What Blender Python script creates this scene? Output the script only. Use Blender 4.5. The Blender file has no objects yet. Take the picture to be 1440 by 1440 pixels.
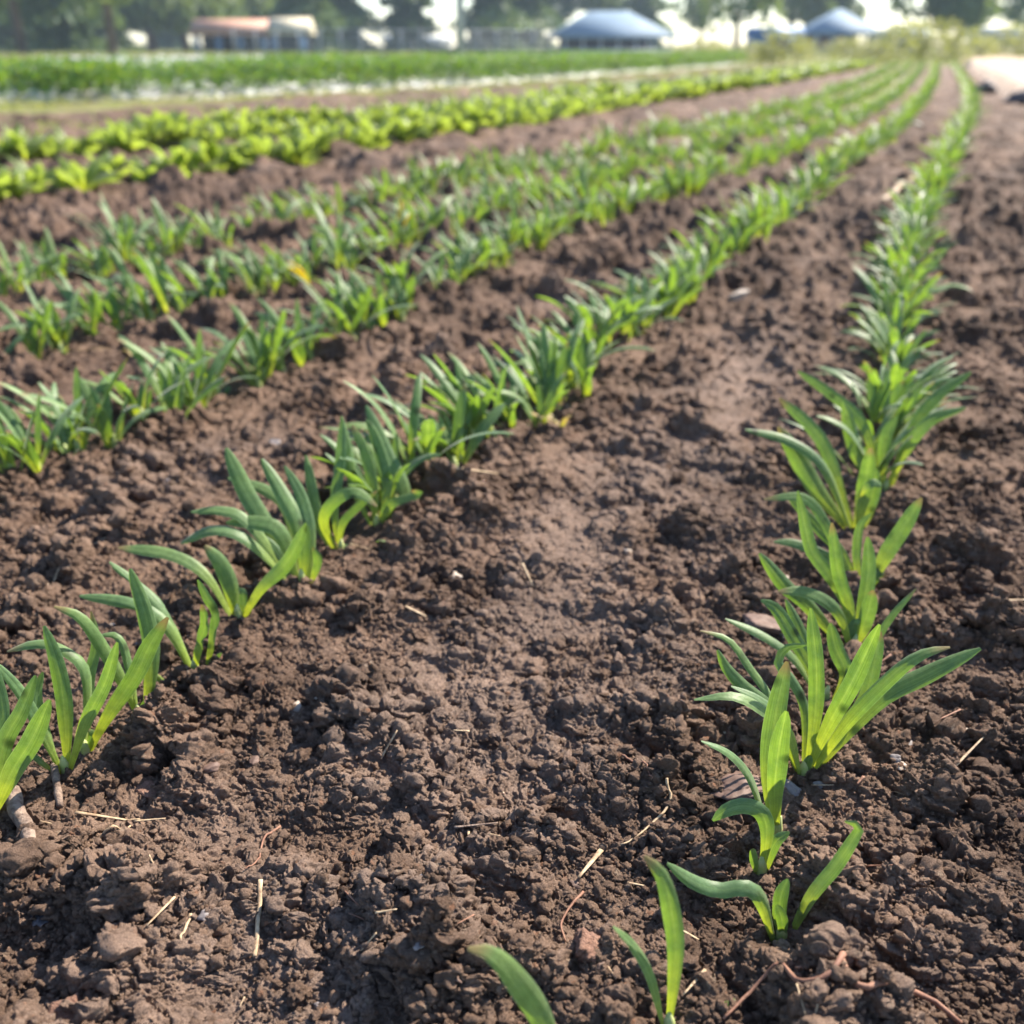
import bpy, math, random
import numpy as np
from mathutils import Vector, Matrix

# ------------------------------------------------------------------ camera, light, exposure
H = 0.35                                   # height of the lens above the soil
F = 1440.0
PITCH = math.atan((720 - 66) / F)
SUN_AZ, SUN_EL = math.radians(50), math.radians(41)      # azimuth clockwise from the view direction

scene = bpy.context.scene
C = scene.collection
cam_d = bpy.data.cameras.new("camera")
cam = bpy.data.objects.new("camera", cam_d)
C.objects.link(cam)
cam.location = (0, 0, H)
cam.rotation_euler = (math.pi / 2 - PITCH, 0, 0)
cam_d.sensor_width = 36
cam_d.lens = 36
cam_d.clip_start = 0.01
cam_d.clip_end = 4000
cam_d.dof.use_dof = True
cam_d.dof.focus_distance = 0.49
cam_d.dof.aperture_fstop = 7.8
scene.camera = cam

world = bpy.data.worlds.new("World")
scene.world = world
world.use_nodes = True
wn = world.node_tree
sky = wn.nodes.new("ShaderNodeTexSky")
sky.sky_type = 'NISHITA'
sky.sun_disc = False
sky.sun_elevation = SUN_EL
sky.sun_rotation = SUN_AZ
sky.dust_density = 0.3
sky.air_density = 1.0
sky.ozone_density = 2.5
bg = wn.nodes["Background"]
bg.inputs[1].default_value = 0.098
wn.links.new(sky.outputs[0], bg.inputs[0])

sd = bpy.data.lights.new("sun", 'SUN')
sd.energy = 5.0
sd.angle = math.radians(0.6)
sd.color = (1.0, 0.90, 0.76)
sun = bpy.data.objects.new("sun", sd)
C.objects.link(sun)
to_sun = Vector((math.sin(SUN_AZ) * math.cos(SUN_EL), math.cos(SUN_AZ) * math.cos(SUN_EL), math.sin(SUN_EL)))
sun.rotation_euler = to_sun.to_track_quat('Z', 'Y').to_euler()
sun.location = to_sun * 5

scene.view_settings.view_transform = 'Standard'
scene.view_settings.look = 'None'
scene.view_settings.exposure = 1.6
scene.view_settings.gamma = 1
scene.cycles.use_denoising = True
scene.cycles.max_bounces = 8
scene.cycles.sample_clamp_indirect = 6

# ------------------------------------------------------------------ pixel -> ground helpers (photo pixels, 1440 wide)
CP, SP = math.cos(PITCH), math.sin(PITCH)

def ray(px, py):
    x = (px - 720) / F
    y = (720 - py) / F
    return x, CP + y * SP, -SP + y * CP

def G(px, py, z=0.0):
    dx, dy, dz = ray(px, py)
    t = (z - H) / dz
    return dx * t, dy * t

def at_dist(px, py, d):
    """world x and z of the pixel's ray where it is d metres ahead"""
    dx, dy, dz = ray(px, py)
    t = d / dy
    return dx * t, H + dz * t

# ------------------------------------------------------------------ noise
def hsh(ix, iy, seed):
    a = (ix.astype(np.int64) * 374761393 + iy.astype(np.int64) * 668265263 + seed * 1442695041) & 0xFFFFFFFF
    a = ((a ^ (a >> 13)) * 1274126177) & 0xFFFFFFFF
    a = ((a ^ (a >> 16)) * 2246822519) & 0xFFFFFFFF
    a = a ^ (a >> 15)
    return (a & 0xFFFFFF).astype(np.float64) / 16777216.0

def gn(x, y, seed):
    """gradient noise, about -0.7 .. 0.7"""
    x0 = np.floor(x); y0 = np.floor(y)
    fx = x - x0; fy = y - y0
    u = fx * fx * fx * (fx * (fx * 6 - 15) + 10)
    v = fy * fy * fy * (fy * (fy * 6 - 15) + 10)
    out = []
    for j in (0, 1):
        row = []
        for i in (0, 1):
            a = hsh(x0 + i, y0 + j, seed) * 6.2831853
            row.append(np.cos(a) * (fx - i) + np.sin(a) * (fy - j))
        out.append(row[0] * (1 - u) + row[1] * u)
    return out[0] * (1 - v) + out[1] * v

def clods(x, y, c, seed, p=0.8, rmin=0.32, rmax=0.72, k=0.8):
    """height of craggy lumps scattered one to a cell of size c"""
    gx = x / c; gy = y / c
    x0 = np.floor(gx); y0 = np.floor(gy)
    best = np.zeros_like(gx)
    for j in (-1, 0, 1):
        for i in (-1, 0, 1):
            cx = x0 + i; cy = y0 + j
            h1 = hsh(cx, cy, seed); h2 = hsh(cx, cy, seed + 11)
            h3 = hsh(cx, cy, seed + 23); h4 = hsh(cx, cy, seed + 37)
            dx = gx - cx - h1; dy = gy - cy - h2
            r = np.where(h3 < p, rmin + (rmax - rmin) * h4 * h4, 1e-3)
            a = h4 * 40.0
            ca = np.cos(a); sa = np.sin(a)
            xr = np.abs(dx * ca + dy * sa) * (1 + 0.4 * h2); yr = np.abs(-dx * sa + dy * ca)
            d = 0.55 * np.sqrt(xr * xr + yr * yr) + 0.45 * np.maximum(np.maximum(xr, yr), (xr + yr) * 0.72)
            q = np.clip(1 - (d / r) ** 2, 0, 1)
            hgt = r * np.sqrt(q) * (0.8 + 0.4 * h1) + np.where(q > 0, (dx * (h3 - 0.4) + dy * (h1 - 0.5)) * 0.5 * np.sqrt(q), 0)
            best = np.maximum(best, hgt)
    return best * c * k

def sstep(a, b, x):
    t = np.clip((x - a) / (b - a), 0, 1)
    return t * t * (3 - 2 * t)

# ------------------------------------------------------------------ the rows, traced on the ground
ROWS_PX = {
 'A': [(1010,1560),(1050,1440),(1078,1320),(1085,1240),(1130,1085),(1170,980),(1195,900),(1215,750),(1235,640),(1250,520),(1268,400),(1290,330),(1325,260),(1352,200),(1366,150),(1352,112),(1340,94),(1330,86)],
 'B': [(-60,1175),(85,1085),(195,1010),(290,940),(350,865),(430,812),(560,720),(660,645),(770,588),(830,522),(900,470),(960,420),(1020,370),(1100,320),(1180,250),(1240,210),(1290,160),(1312,122),(1316,96),(1316,86)],
 'C': [(-80,735),(30,690),(100,655),(200,620),(310,560),(400,528),(460,490),(540,462),(660,400),(760,355),(850,315),(950,280),(1050,250),(1130,215),(1200,180),(1262,140),(1288,112),(1298,92)],
 'D': [(-80,520),(60,500),(160,468),(280,440),(430,400),(500,380),(600,350),(700,315),(800,285),(900,255),(1000,225),(1100,190),(1180,160),(1240,128),(1272,104),(1284,90)],
 'E': [(-80,440),(0,420),(130,395),(300,352),(480,308),(600,288),(800,240),(1000,195),(1120,160),(1200,128),(1245,104),(1270,90)],
 'F': [(-120,310),(0,290),(150,268),(300,250),(500,218),(700,186),(900,152),(1080,122),(1180,104),(1240,90)],
 'G': [(-120,250),(0,240),(250,215),(500,192),(700,168),(900,140),(1080,114),(1180,98),(1230,88)],
 'K': [(150,212),(350,190),(600,172),(800,148),(1000,122),(1100,108),(1190,94)],
}

def polyline(pts, step=None):
    """Catmull-Rom through 2D points, resampled"""
    P = np.array(pts, float)
    P = np.vstack([2 * P[0] - P[1], P, 2 * P[-1] - P[-2]])
    out = []
    for i in range(1, len(P) - 2):
        for t in np.linspace(0, 1, 24, endpoint=False):
            a, b, c, d = P[i - 1], P[i], P[i + 1], P[i + 2]
            out.append(0.5 * ((2 * b) + (-a + c) * t + (2 * a - 5 * b + 4 * c - d) * t * t + (-a + 3 * b - 3 * c + d) * t ** 3))
    out.append(P[-2])
    return np.array(out)

ROWS = {}
for k_, v_ in ROWS_PX.items():
    g = [G(*p) for p in v_]
    g = polyline(g)
    # gentle smoothing so that reading errors do not wiggle the far part of a row
    s = g.copy()
    for _ in range(10):
        s[1:-1] = (s[:-2] + s[1:-1] * 2 + s[2:]) / 4
    ROWS[k_] = s

def xrow(name, y):
    r = ROWS[name]
    return np.interp(y, r[:, 1], r[:, 0])

# ------------------------------------------------------------------ soil height
MOUNDS = [  # photo x, y, radius px, height m : the larger lumps
 (1395,1262,52,.016),(1330,1290,75,.014),(95,1262,95,.018),(818,1085,62,.014),(880,1112,48,.010),(978,1205,58,.014),
 (250,1030,70,.014),(520,1030,55,.009),(640,1392,70,.013),(535,1310,55,.010),(400,1250,60,.010),(300,1100,60,.009),
 (1010,760,60,.010),(560,860,60,.012),(700,740,45,.010),(1400,1000,60,.010),(230,760,60,.010),(850,840,50,.010),
 (1420,900,50,.012),(170,1370,90,.010),(1120,1430,70,.010),(930,620,80,.012),(1000,640,40,.010),(360,600,40,.010),(660,520,70,.012),
 (480,1120,50,.008),(700,1220,45,.010),(610,1100,40,.008),(1330,1120,50,.009),(1230,1180,45,.008),
]
MG = [(G(a, b), r) + (h,) for a, b, r, h in MOUNDS]
PITS = [(672,462,48,.035),(480,660,50,.016),(30,500,40,.02),(250,430,30,.012),(1105,1318,26,.010),(1390,1395,60,.014),
        (60,1345,110,.010),(360,1400,110,.009),(460,640,40,.012),(940,640,60,.010),(1290,1400,60,.009)]
PG = [(G(a, b), r) + (h,) for a, b, r, h in PITS]

SETTLED = [G(*p) for p in [(940,1450),(1104,1306),(1071,1228),(1092,1170),(1130,1088),(1160,985),(92,1085),(120,1058),(197,1012),(275,945),(335,868)]]

def furrow(x, y):
    """0..1: the smoother trodden strip between the first two rows"""
    xa = xrow('A', y); xb = xrow('B', y)
    u = (x - xb) / np.maximum(xa - xb, 0.05)
    f = np.exp(-((u - 0.52) / 0.22) ** 2)
    return f * (1 - 0.85 * sstep(0.85, 1.5, y)) * (1 - sstep(2.5, 5, y))

TANL = np.array([G(-900, 285), G(-300, 205), G(0, 168), G(300, 146), G(720, 121), G(1000, 97), G(1080, 88)])
def field_mask(x, y):
    """1 on the tilled soil, 0 on the grass around it"""
    left = np.interp(y, TANL[:, 1], TANL[:, 0])
    right = xrow('A', np.clip(y, .3, 60)) + 0.55 + 0.03 * y + 1.5 * (1 - sstep(2.5, 5.5, y))
    w = 0.25 + 0.02 * np.abs(y)
    n = gn(x / 0.6, y / 0.9, 901) * 0.4
    m = sstep(-w, w, x - left + n) * (1 - sstep(-w, w, x - right + n * 0.6))
    return m * (1 - sstep(19, 25, y + n * 6)) * sstep(-30, -8, y)

def height(x, y, detail=None, which="both", zc=None):
    """soil height; DETAIL: spacing of the samples, used to drop lumps too fine for it"""
    x = np.asarray(x, float); y = np.asarray(y, float)
    if detail is None:
        detail = np.full_like(x, 0.0005)
    fur = furrow(x, y)
    fm = field_mask(x, y)
    z = gn(x / 0.55, y / 0.55, 1) * 0.008 + gn(x / 0.16, y / 0.16, 2) * 0.005
    z = z - 0.004 * fur
    w1 = gn(x / 0.03, y / 0.03, 5); w2 = gn(x / 0.03, y / 0.03, 6)
    w3 = gn(x / 0.009, y / 0.009, 7); w4 = gn(x / 0.009, y / 0.009, 8)
    xx = x + w1 * 0.007 + w3 * 0.0016; yy = y + w2 * 0.007 + w4 * 0.0016
    extra = np.zeros_like(x)
    if zc is not None:                       # fine grains follow the slope of the coarse lumps
        xx = xx + 0.4 * zc; yy = yy + 1.0 * zc
    for (cx, cy), r, hh in MG:
        dep = math.hypot(math.hypot(cx, cy), H)
        R = r * dep / F
        m = (np.abs(x - cx) < 2.2 * R) & (np.abs(y - cy) < 2.2 * R)
        if m.any():
            d = np.hypot(xx[m] - cx + w1[m] * R * .3, yy[m] - cy) / R
            a = np.arctan2(yy[m] - cy, xx[m] - cx)
            d = d * (1 + .16 * np.sin(a * 3 + cx * 90) + .09 * np.sin(a * 5 + cy * 70))
            q = np.clip(1 - d ** 2.0, 0, 1)
            z[m] += 0.55 * hh * q ** 0.8 * (0.85 + 0.3 * w2[m])
            extra[m] = np.maximum(extra[m], np.clip(1.3 - d, 0, 0.35))
    for (cx, cy), r, hh in PG:
        dep = math.hypot(math.hypot(cx, cy), H)
        R = r * dep / F
        m = (np.abs(x - cx) < 2.2 * R) & (np.abs(y - cy) < 3 * R)
        if m.any():
            d = np.hypot((xx[m] - cx), (yy[m] - cy) * .75) / R
            z[m] -= 0.6 * hh * (1 - sstep(0.3, 1.2, d))
    rough = (1 + 0.7 * sstep(0.95, 2.2, y)) * (0.30 + 1.15 * sstep(-0.25, 0.25, gn(x / 0.075, y / 0.075, 3) + 0.35 * gn(x / 0.03, y / 0.03, 4))) * (1 - 0.5 * fur) + extra
    for bx_, by_ in SETTLED:               # soil settled round the foot of each seedling
        m = (np.abs(x - bx_) < .04) & (np.abs(y - by_) < .04)
        if m.any():
            rough[m] *= 1 - 0.85 * np.exp(-(((x[m] - bx_) ** 2 + (y[m] - by_) ** 2) / .016 ** 2))
    if which == "fine":
        z = np.zeros_like(x)
    def add(c, seed, k, amt=1.0, **kw):
        if (which == "coarse" and c < 0.02) or (which == "fine" and c > 0.02):
            return
        m = (detail < c * 0.33) & (fm > 0.02)
        if not m.any():
            return
        fade = 1 - sstep(c * 0.18, c * 0.33, detail[m])
        z[m] += clods(xx[m], yy[m], c, seed, k=k, **kw) * rough[m] ** amt * fade * fm[m]
    add(0.13, 15, 0.10, p=0.6)
    add(0.052, 20, 0.30, p=0.6)
    add(0.024, 30, 0.55, p=0.75)
    add(0.0115, 40, 0.66, 0.7, p=0.85)
    add(0.0055, 50, 0.75, 0.6, p=0.9)
    add(0.0027, 60, 0.75, 0.35, p=0.9)
    def ridged(c, seed, amp):
        m = (detail < c * 0.5) & (fm > 0.02)
        if (which == "coarse" and c < 0.015) or (which == "fine" and c > 0.015):
            return
        if m.any():
            fade = 1 - sstep(c * 0.25, c * 0.5, detail[m])
            n = gn(xx[m] / c, yy[m] / c, seed)
            z[m] += amp * (0.35 - np.abs(n) * 2.2) * fade * (0.6 + 0.6 * rough[m])
    ridged(0.017, 81, 0.0018); ridged(0.0075, 82, 0.0016); ridged(0.0036, 83, 0.0013); ridged(0.0019, 84, 0.0009)
    if which == "fine":
        return z
    # far rough ground keeps some large relief
    far = sstep(1.3, 3.5, y)
    z += far * (gn(x / 0.25, y / 0.25, 70) * 0.025 + clods(xx, yy, 0.14, 75, k=.30) + clods(xx + 3, yy, 0.30, 76, k=.10)) * fm
    z += (1 - fm) * (gn(x / 0.3, y / 0.3, 71) * 0.02)
    z += sstep(30, 90, np.hypot(x, y)) * gn(x / 40, y / 40, 72) * 0.25
    return z

def hz(x, y, d=0.004):
    """height where a plant or stone stands"""
    return float(height(np.array([x]), np.array([y]), np.array([d]))[0])

def GH(px, py):
    z = 0.0
    for _ in range(5):
        x, y = G(px, py, z)
        z = hz(x, y)
    return x, y, z

# ------------------------------------------------------------------ materials
def mat(name):
    m = bpy.data.materials.new(name)
    m.use_nodes = True
    return m, m.node_tree, m.node_tree.nodes["Principled BSDF"]

def nd(nt, kind, **kw):
    n = nt.nodes.new(kind)
    for k, v in kw.items():
        setattr(n, k, v)
    return n

def noise(nt, vec, scale, detail=6, rough=0.6):
    n = nd(nt, "ShaderNodeTexNoise")
    n.inputs["Scale"].default_value = scale
    n.inputs["Detail"].default_value = detail
    n.inputs["Roughness"].default_value = rough
    if vec is not None:
        nt.links.new(vec, n.inputs["Vector"])
    return n.outputs["Fac"]

def ramp(nt, fac, stops):
    r = nd(nt, "ShaderNodeValToRGB")
    el = r.color_ramp.elements
    while len(el) < len(stops):
        el.new(0.5)
    for e, (p, c) in zip(el, stops):
        e.position = p
        e.color = (*c, 1) if len(c) == 3 else c
    nt.links.new(fac, r.inputs[0])
    return r.outputs[0]

def mixc(nt, fac, a, b, mode='MIX'):
    m = nd(nt, "ShaderNodeMix", data_type='RGBA', blend_type=mode)
    for sock, v in ((0, fac), (6, a), (7, b)):
        if isinstance(v, (int, float)):
            m.inputs[sock].default_value = v
        elif isinstance(v, tuple):
            m.inputs[sock].default_value = (*v, 1)
        else:
            nt.links.new(v, m.inputs[sock])
    return m.outputs[2]

def attr(nt, name):
    a = nd(nt, "ShaderNodeAttribute", attribute_name=name)
    return a.outputs["Fac"]

def simple(name, c1, c2, scale=30, rough=0.8, bump=0.3, dist=0.01, spec=0.3):
    m, nt, b = mat(name)
    co = nd(nt, "ShaderNodeTexCoord").outputs["Object"]
    f = noise(nt, co, scale)
    nt.links.new(ramp(nt, f, [(0.35, c1), (0.65, c2)]), b.inputs["Base Color"])
    b.inputs["Roughness"].default_value = rough
    b.inputs["Specular IOR Level"].default_value = spec
    bp = nd(nt, "ShaderNodeBump")
    bp.inputs["Strength"].default_value = bump
    bp.inputs["Distance"].default_value = dist
    nt.links.new(noise(nt, co, scale * 3), bp.inputs["Height"])
    nt.links.new(bp.outputs[0], b.inputs["Normal"])
    return m

def soil_mat(crumb=False):
    m, nt, b = mat("soil_crumb" if crumb else "soil")
    co = nd(nt, "ShaderNodeTexCoord").outputs["Object"]
    L = nt.links.new
    big = noise(nt, co, 9, 4, 0.6)
    mid = noise(nt, co, 60, 6, 0.65)
    fine = noise(nt, co, 700, 5, 0.7)
    base = ramp(nt, big, [(0.36, (0.150, 0.098, 0.072)), (0.62, (0.305, 0.208, 0.155))])
    base = mixc(nt, 0.75, base, ramp(nt, mid, [(0.3, (0.45, 0.42, 0.40)), (0.72, (1.15, 1.12, 1.08))]), 'MULTIPLY')
    base = mixc(nt, 0.8, base, ramp(nt, fine, [(0.3, (0.5, 0.48, 0.46)), (0.75, (1.35, 1.32, 1.28))]), 'MULTIPLY')
    # tiny pale and rusty grains
    vo = nd(nt, "ShaderNodeTexVoronoi")
    vo.inputs["Scale"].default_value = 420
    L(co, vo.inputs["Vector"])
    sep = nd(nt, "ShaderNodeSeparateColor")
    L(vo.outputs["Color"], sep.inputs[0])
    g1 = ramp(nt, sep.outputs[0], [(0.982, (0, 0, 0)), (0.986, (0.7, 0.7, 0.7))])
    g2 = ramp(nt, sep.outputs[1], [(0.982, (0, 0, 0)), (0.986, (0.7, 0.7, 0.7))])
    base = mixc(nt, g1, base, (0.30, 0.22, 0.16))
    base = mixc(nt, g2, base, (0.24, 0.12, 0.07))
    rgh = 0.9
    if not crumb:
        fur = attr(nt, "crust")
        base = mixc(nt, fur, base, mixc(nt, 0.75, (0.33, 0.245, 0.20), ramp(nt, fine, [(0.3, (0.6, 0.6, 0.6)), (0.7, (1.2, 1.2, 1.2))]), 'MULTIPLY'))
        fshade = attr(nt, "far_shade")
        base = mixc(nt, fshade, base, mixc(nt, 1.0, base, (0.60, 0.60, 0.62), 'MULTIPLY'))  # far soil darkened in its colour, standing in for clod shadows
        fm = attr(nt, "field")
        gn1 = noise(nt, co, 1.7, 6, 0.7)
        gn2 = noise(nt, co, 0.12, 3, 0.5)
        gr = ramp(nt, gn1, [(0.32, (0.12, 0.085, 0.05)), (0.45, (0.20, 0.17, 0.075)), (0.56, (0.14, 0.17, 0.04)), (0.7, (0.30, 0.25, 0.13))])
        gr = mixc(nt, ramp(nt, gn2, [(0.4, (0, 0, 0)), (0.6, (0.6, 0.6, 0.6))]), gr, (0.11, 0.15, 0.035))
        base = mixc(nt, fm, gr, base)
    L(base, b.inputs["Base Color"])
    b.inputs["Roughness"].default_value = rgh
    b.inputs["Specular IOR Level"].default_value = 0.25
    bp = nd(nt, "ShaderNodeBump")
    bp.inputs["Strength"].default_value = 1.0
    bp.inputs["Distance"].default_value = 0.0018
    bp2 = nd(nt, "ShaderNodeBump")
    bp2.inputs["Strength"].default_value = 0.8
    bp2.inputs["Distance"].default_value = 0.004
    L(noise(nt, co, 1300, 5, 0.7), bp.inputs["Height"])
    L(noise(nt, co, 300, 5, 0.7), bp2.inputs["Height"])
    L(bp2.outputs[0], bp.inputs["Normal"])
    L(bp.outputs[0], b.inputs["Normal"])
    return m

def leaf_mat(name, top=(0.098, 0.190, 0.078), alt=(0.160, 0.270, 0.105), thru=(0.18, 0.31, 0.022), base=(0.30, 0.40, 0.04),
             amount=0.42, rough=0.48, spots=True, scale=45, bloom=0.45):
    m, nt, b = mat(name)
    L = nt.links.new
    uv = nd(nt, "ShaderNodeUVMap").outputs[0]
    sp = nd(nt, "ShaderNodeSeparateXYZ"); L(uv, sp.inputs[0])
    co = nd(nt, "ShaderNodeTexCoord").outputs["Object"]
    info = nd(nt, "ShaderNodeObjectInfo")
    n1 = noise(nt, co, scale, 4, 0.6)
    col = ramp(nt, n1, [(0.35, top), (0.65, alt)])
    rnd = ramp(nt, info.outputs["Random"], [(0.0, (0.80, 0.85, 0.9)), (1.0, (1.25, 1.12, 0.9))])
    col = mixc(nt, 1.0, col, rnd, 'MULTIPLY')
    # pale midrib and paler foot
    mid = nd(nt, "ShaderNodeMath", operation='ABSOLUTE')
    sb = nd(nt, "ShaderNodeMath", operation='SUBTRACT'); L(sp.outputs[0], sb.inputs[0]); sb.inputs[1].default_value = 0.5
    L(sb.outputs[0], mid.inputs[0])
    rib = ramp(nt, mid.outputs[0], [(0.0, (1, 1, 1)), (0.09, (0, 0, 0))])
    ribf = nd(nt, "ShaderNodeMath", operation='MULTIPLY'); L(rib, ribf.inputs[0]); ribf.inputs[1].default_value = 0.35
    foot = ramp(nt, sp.outputs[1], [(0.0, (1, 1, 1)), (0.50, (0, 0, 0))])
    col = mixc(nt, ribf.outputs[0], col, (0.13, 0.24, 0.09))
    col = mixc(nt, foot, col, base)
    tc = mixc(nt, ribf.outputs[0], thru, (0.45, 0.6, 0.10))
    tc = mixc(nt, foot, tc, (0.58, 0.64, 0.03))
    # pale downy margin
    edge = ramp(nt, mid.outputs[0], [(0.44, (0, 0, 0)), (0.49, (0.55, 0.55, 0.55))])
    col = mixc(nt, edge, col, (0.30, 0.42, 0.20))
    # long parallel veins
    mp = nd(nt, "ShaderNodeMapping"); mp.inputs["Scale"].default_value = (26, 1.6, 1); L(uv, mp.inputs["Vector"])
    ov = nd(nt, "ShaderNodeVectorMath", operation='ADD'); L(mp.outputs[0], ov.inputs[0])
    cmb = nd(nt, "ShaderNodeCombineXYZ"); L(info.outputs["Random"], cmb.inputs[2]); L(cmb.outputs[0], ov.inputs[1])
    vein = noise(nt, ov.outputs[0], 1.0, 3, 0.6)
    vc = ramp(nt, vein, [(0.32, (0.70, 0.74, 0.68)), (0.68, (1.28, 1.22, 1.25))])
    col = mixc(nt, 1.0, col, vc, 'MULTIPLY')
    tc = mixc(nt, 0.7, tc, vc, 'MULTIPLY')
    # specks of soil splashed on the lower blade
    sp1 = ramp(nt, noise(nt, co, 1100, 3, 0.6), [(0.66, (0, 0, 0)), (0.70, (0.8, 0.8, 0.8))])
    col = mixc(nt, sp1, col, (0.10, 0.065, 0.045))
    # mottling of the blade
    mt = ramp(nt, noise(nt, co, 320, 4, 0.7), [(0.3, (0.72, 0.75, 0.72)), (0.7, (1.25, 1.22, 1.25))])
    col = mixc(nt, 1.0, col, mt, 'MULTIPLY')
    mt2 = ramp(nt, noise(nt, co, 60, 3, 0.6), [(0.35, (0.6, 0.65, 0.7)), (0.62, (1.2, 1.15, 1.0))])
    tc = mixc(nt, 1.0, tc, mt2, 'MULTIPLY')
    if spots:  # dark spots painted for blemishes, holes and small shadows on the blade
        vo = nd(nt, "ShaderNodeTexVoronoi"); vo.inputs["Scale"].default_value = 70
        L(co, vo.inputs["Vector"])
        sc = nd(nt, "ShaderNodeSeparateColor"); L(vo.outputs["Color"], sc.inputs[0])
        near = ramp(nt, vo.outputs["Distance"], [(0.10, (1, 1, 1)), (0.30, (0, 0, 0))])
        pick = ramp(nt, sc.outputs[0], [(0.60, (0, 0, 0)), (0.62, (1, 1, 1))])
        sf = nd(nt, "ShaderNodeMath", operation='MULTIPLY'); L(near, sf.inputs[0]); L(pick, sf.inputs[1])
        col = mixc(nt, sf.outputs[0], col, (0.035, 0.05, 0.015))
        tc = mixc(nt, sf.outputs[0], tc, (0.05, 0.10, 0.01))
        # withered brown tip on some blades
        tipm = ramp(nt, sp.outputs[1], [(0.90, (0, 0, 0)), (0.97, (1, 1, 1))])
        some = ramp(nt, info.outputs["Random"], [(0.66, (0, 0, 0)), (0.68, (0.85, 0.85, 0.85))])
        tf = nd(nt, "ShaderNodeMath", operation='MULTIPLY'); L(tipm, tf.inputs[0]); L(some, tf.inputs[1])
        col = mixc(nt, tf.outputs[0], col, (0.26, 0.19, 0.08))
        tc = mixc(nt, tf.outputs[0], tc, (0.28, 0.18, 0.05))
    # fine waxy bloom
    lw = nd(nt, "ShaderNodeLayerWeight"); lw.inputs[0].default_value = 0.35
    blo = nd(nt, "ShaderNodeMath", operation='MULTIPLY'); L(lw.outputs["Facing"], blo.inputs[0]); blo.inputs[1].default_value = bloom
    L(col, b.inputs["Base Color"])
    b.inputs["Roughness"].default_value = rough
    b.inputs["Specular IOR Level"].default_value = 0.4
    b.inputs["Sheen Weight"].default_value = bloom
    b.inputs["Sheen Roughness"].default_value = 0.4
    bp = nd(nt, "ShaderNodeBump"); bp.inputs["Strength"].default_value = 0.25; bp.inputs["Distance"].default_value = 0.0006
    L(noise(nt, co, 900, 3, 0.6), bp.inputs["Height"])
    L(bp.outputs[0], b.inputs["Normal"])
    tr = nd(nt, "ShaderNodeBsdfTranslucent"); L(tc, tr.inputs[0])
    L(bp.outputs[0], tr.inputs["Normal"])
    mx = nd(nt, "ShaderNodeMixShader"); mx.inputs[0].default_value = amount
    L(b.outputs[0], mx.inputs[1]); L(tr.outputs[0], mx.inputs[2])
    L(mx.outputs[0], nt.nodes["Material Output"].inputs[0])
    return m

M = {}
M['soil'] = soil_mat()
M['crumb'] = soil_mat(True)
M['leaf'] = leaf_mat("spinach_leaf")
M['bright'] = leaf_mat("bright_leaf", (0.14, 0.21, 0.055), (0.21, 0.285, 0.085), (0.36, 0.48, 0.06), amount=0.5, rough=0.45, spots=False, bloom=0.1)
M['bush'] = leaf_mat("pepper_leaf", (0.030, 0.085, 0.014), (0.055, 0.14, 0.02), (0.16, 0.36, 0.02), (0.05, 0.12, 0.02), amount=0.35, rough=0.5, spots=False, bloom=0.0)
M['weedleaf'] = leaf_mat("weed_leaf", (0.09, 0.16, 0.03), (0.13, 0.2, 0.04), (0.3, 0.45, 0.03), amount=0.45, rough=0.5, spots=False, bloom=0.05)
M['scrub'] = leaf_mat("scrub_leaf", (0.20, 0.21, 0.09), (0.28, 0.26, 0.13), (0.34, 0.38, 0.08), (0.2, 0.2, 0.1), amount=0.35, rough=0.6, spots=False, scale=2, bloom=0.0)
M['conifer'] = leaf_mat("conifer_foliage", (0.028, 0.052, 0.040), (0.050, 0.082, 0.055), (0.08, 0.14, 0.06), (0.02, 0.045, 0.02), amount=0.25, rough=0.6, spots=False, scale=1.2, bloom=0.0)
M['tree'] = leaf_mat("tree_foliage", (0.055, 0.085, 0.030), (0.10, 0.13, 0.05), (0.15, 0.21, 0.05), (0.05, 0.08, 0.02), amount=0.3, rough=0.6, spots=False, scale=1.2, bloom=0.0)
M['deadleaf'] = leaf_mat("withered_leaf", (0.34, 0.26, 0.13), (0.42, 0.33, 0.18), (0.5, 0.35, 0.1), (0.35, 0.25, 0.12), amount=0.35, rough=0.6, spots=True, bloom=0.0)
M['yellow'] = leaf_mat("yellow_leaf", (0.55, 0.40, 0.03), (0.60, 0.45, 0.05), (0.75, 0.55, 0.02), (0.5, 0.35, 0.05), amount=0.45, rough=0.5, spots=False, bloom=0.0)
M['neck'] = simple("leaf_neck", (0.30, 0.40, 0.10), (0.42, 0.42, 0.20), 300, 0.5, 0.3, 0.0005)
M['straw'] = simple("dry_straw", (0.26, 0.17, 0.10), (0.50, 0.38, 0.24), 260, 0.6, 0.4, 0.001)
M['root'] = simple("dry_root", (0.16, 0.075, 0.05), (0.27, 0.14, 0.09), 140, 0.7, 0.5, 0.001)
M['wood'] = simple("weathered_wood", (0.10, 0.065, 0.05), (0.30, 0.22, 0.17), 200, 0.8, 0.9, 0.002)
M['stone_pale'] = simple("pale_stone", (0.30, 0.24, 0.19), (0.42, 0.35, 0.29), 90, 0.6, 0.3, 0.001)
M['stone_grey'] = simple("grey_stone", (0.15, 0.13, 0.13), (0.24, 0.21, 0.20), 90, 0.6, 0.4, 0.001)
M['stone_brown'] = simple("brown_stone", (0.09, 0.055, 0.042), (0.16, 0.10, 0.078), 90, 0.65, 0.4, 0.001)
M['stone_cream'] = simple("cream_stone", (0.50, 0.46, 0.34), (0.60, 0.56, 0.44), 90, 0.5, 0.3, 0.001)
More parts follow.
